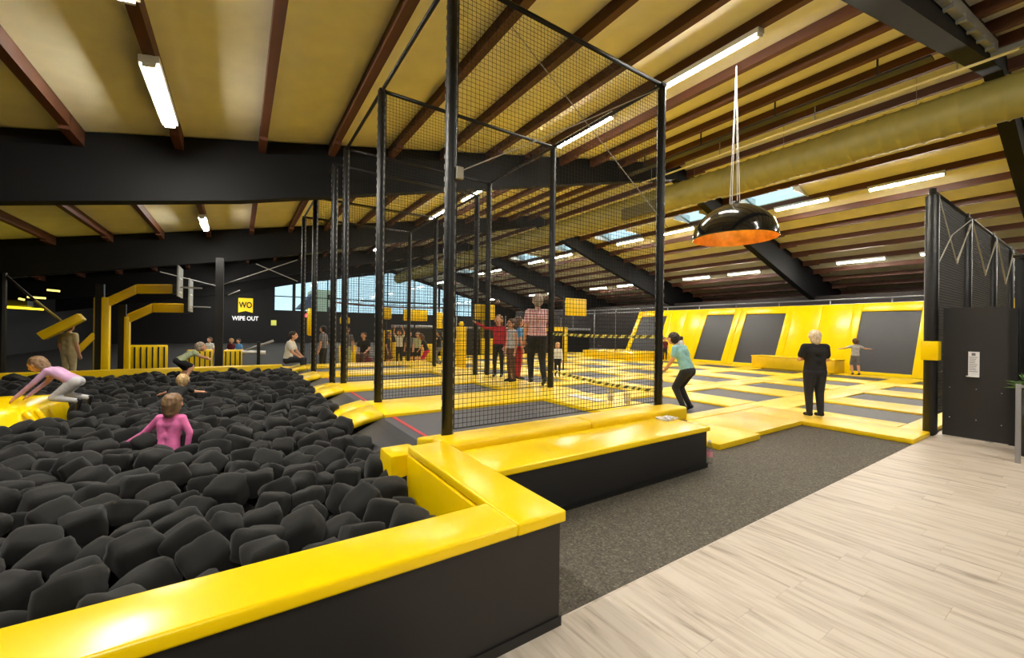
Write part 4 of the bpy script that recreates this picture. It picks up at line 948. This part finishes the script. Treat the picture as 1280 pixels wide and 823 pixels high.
person('person in pink plaid shirt and black trousers by the cage post', p, AWAY+.15, 1.86, 'stride', PLAID, blackc, 'grey', 'short', 'long', None, 'tail', wide=1.02, vox=.012, over=dict(re=(.16, .05, .66), rw=(.10, .13, .62)))
person('person in pale blue shirt and dark jeans bending on the court', V((7.45, 4.95, .025)), LEFT-.9, 1.72, 'lean', teal, navy, 'dark', 'short', 'long', None, 'short', vox=.012)
p = V((5.16, 8.35, .47)); person('kid in red sweater with one arm raised beside the pad', p, CAMW-.2, 1.45, 'armup', red, blackc, 'mid', 'long', 'long', None, 'long', True, over=dict(re=(.22, .03, .80), rw=(.36, .06, .88), le=(-.13, .02, .645), lw=(-.12, .08, .50)))
person('kid in pale grey vest and patterned leggings next to the red sweater', V((4.92, 7.42, .47)), LEFT+.6, 1.35, 'stand', lgrey, brownc, 'brown', 'none', 'long', None, 'bun', True)
person('kid in blue top and red trousers behind the pale vest', V((5.30, 7.72, .47)), RIGHT+.3, 1.40, 'stand', blue, red, 'brown', 'short', 'long', None, 'long', True)
person('small kid in white far out on the court', V((8.75, 10.45, .06)), CAMW, 1.12, 'stand', white, blackc, 'blond', 'long', 'long', None, 'long', True, vox=.018)
person('kid in grey running by the slanted wall trampoline', V((19.35, 5.75, .05)), AWAY-.3, 1.36, 'armsout', lgrey, greyc, 'brown', 'short', 'short', None, 'short', True, vox=.016)
person('kid in grey with dark ponytail leaning at the plain wall pad', V((19.4, 13.15, .05)), RIGHT+.5, 1.42, 'lean', lgrey, lgrey, 'dark', 'short', 'long', None, 'tail', True, vox=.016)
person('kid with dark hair half hidden behind the blue shirt', V((19.2, 13.95, .05)), CAMW, 1.22, 'stand', maroon, blackc, 'dark', 'short', 'long', None, 'short', True, vox=.018)
# in and around the pit
person('kid in pink shirt sunk into the black foam', V((-.63, 5.72, .16)), AWAY+.1, 1.24, 'buried', pink, blackc, 'mid', 'long', 'long', None, 'long', True, vox=.011)
person('kid in lilac top crawling onto the yellow block', V((-2.02, 7.95, .50)), LEFT+.35, 1.18, 'crouch', lilac, lgrey, 'mid', 'long', 'long', None, 'long', True, vox=.011)
person('kid in olive shirt climbing out over the far pit edge', V((-1.05, 11.5, .32)), AWAY-.75, 1.26, 'climb', olive, blackc, 'grey', 'short', 'short', white, 'short', True, vox=.013)
person('kid with blond hair lying low in the foam behind the pink shirt', V((-.85, 8.45, .40)), AWAY+.3, 1.2, 'prone', blackc, blackc, 'blond', 'short', 'long', None, 'short', True, vox=.013)
person('person in khaki top and trousers standing beyond the pit', V((-3.62, 15.0, .02)), AWAY, 1.62, 'stand', khaki, khaki, 'brown', 'short', 'long', None, 'short', vox=.018)
person('person in white shirt sitting on the end of the lane pads', V((1.20, 13.75, .49)), RIGHT+.2, 1.72, 'sit', white, navy, 'dark', 'short', 'long', None, 'short', vox=.016)
for (u, z, y, H, pose, top_, bot, hr_, lb, a_, st_) in (
    (262, .5, 18.6, 1.16, 'stand', white, navy, 'brown', 'kid in white behind the strapped fence between hoops and column', CAMW, 'short'),
    (289, .4, 18.6, 1.12, 'stand', maroon, navy, 'blond', 'blond kid behind the strapped fence next to the sweeper boom', CAMW, 'short'),
    (298, .4, 18.9, 1.1, 'stand', blue, navy, 'dark', 'kid in blue shirt behind the sweeper boom', CAMW, 'short'),
    (404, .0, 15.2, 1.65, 'stand', greyc, blackc, 'dark', 'person in grey shirt under the hanging punch bag', LEFT, 'short'),
    (434, .0, 16.8, 1.60, 'stand', greyc, olive, 'brown', 'person in grey standing beside the seated one', CAMW, 'short'),
    (485, .0, 15.6, 1.45, 'stride', navy, brownc, 'brown', 'kid in navy shorts behind the tall cage post', RIGHT, 'short'),
    (499, .0, 17.2, 1.5, 'handsup', white, blackc, 'brown', 'kid in white with both arms up by the low panel', CAMW, 'short'),
    (512, .0, 17.0, 1.45, 'stand', greyc, blackc, 'dark', 'kid in grey beside the pink shorts', CAMW, 'short'),
    (522, .0, 16.8, 1.42, 'stand', olive, blackc, 'mid', 'kid in olive behind the pink shorts', CAMW, 'short'),
    (532, .0, 15.6, 1.5, 'lean', blackc, hotpink, 'brown', 'kid in black top and pink shorts bending forward', LEFT, 'long'),
    (549, .0, 16.2, 1.5, 'jump', blackc, greyc, 'dark', 'kid in black swinging both arms by the upright pad', LEFT, 'short')):
    x_ = at(u, 440, y=y).x
    person(lb, V((x_, y, 0)), a_, H, pose, top_, bot, hr_, 'short', 'short' if 'shorts' in lb else 'long', None, st_, H < 1.55, vox=.02)
st_ = thing('stool', (at(456, 440, y=15.6).x, 15.6, 0), 'round maroon stool under the seated person', 'stool')
B().path([(st_.location.x, 15.6, .02), (st_.location.x, 15.6, .05), (st_.location.x, 15.6, .47), (st_.location.x, 15.6, .5)], [.24, .27, .27, .24], 18).build('seat', maroon, st_, smooth=True)
for k in range(3): B().box((st_.location.x-.2+.17*k, 15.42, 0), (st_.location.x-.15+.17*k, 15.47, .03)).build('foot', BLKM, st_)
person('person in black shirt sitting on the maroon stool', V((st_.location.x, 15.6, .47)), CAMW, 1.7, 'sit', blackc, brownc, 'brown', 'short', 'long', None, 'short', vox=.018)
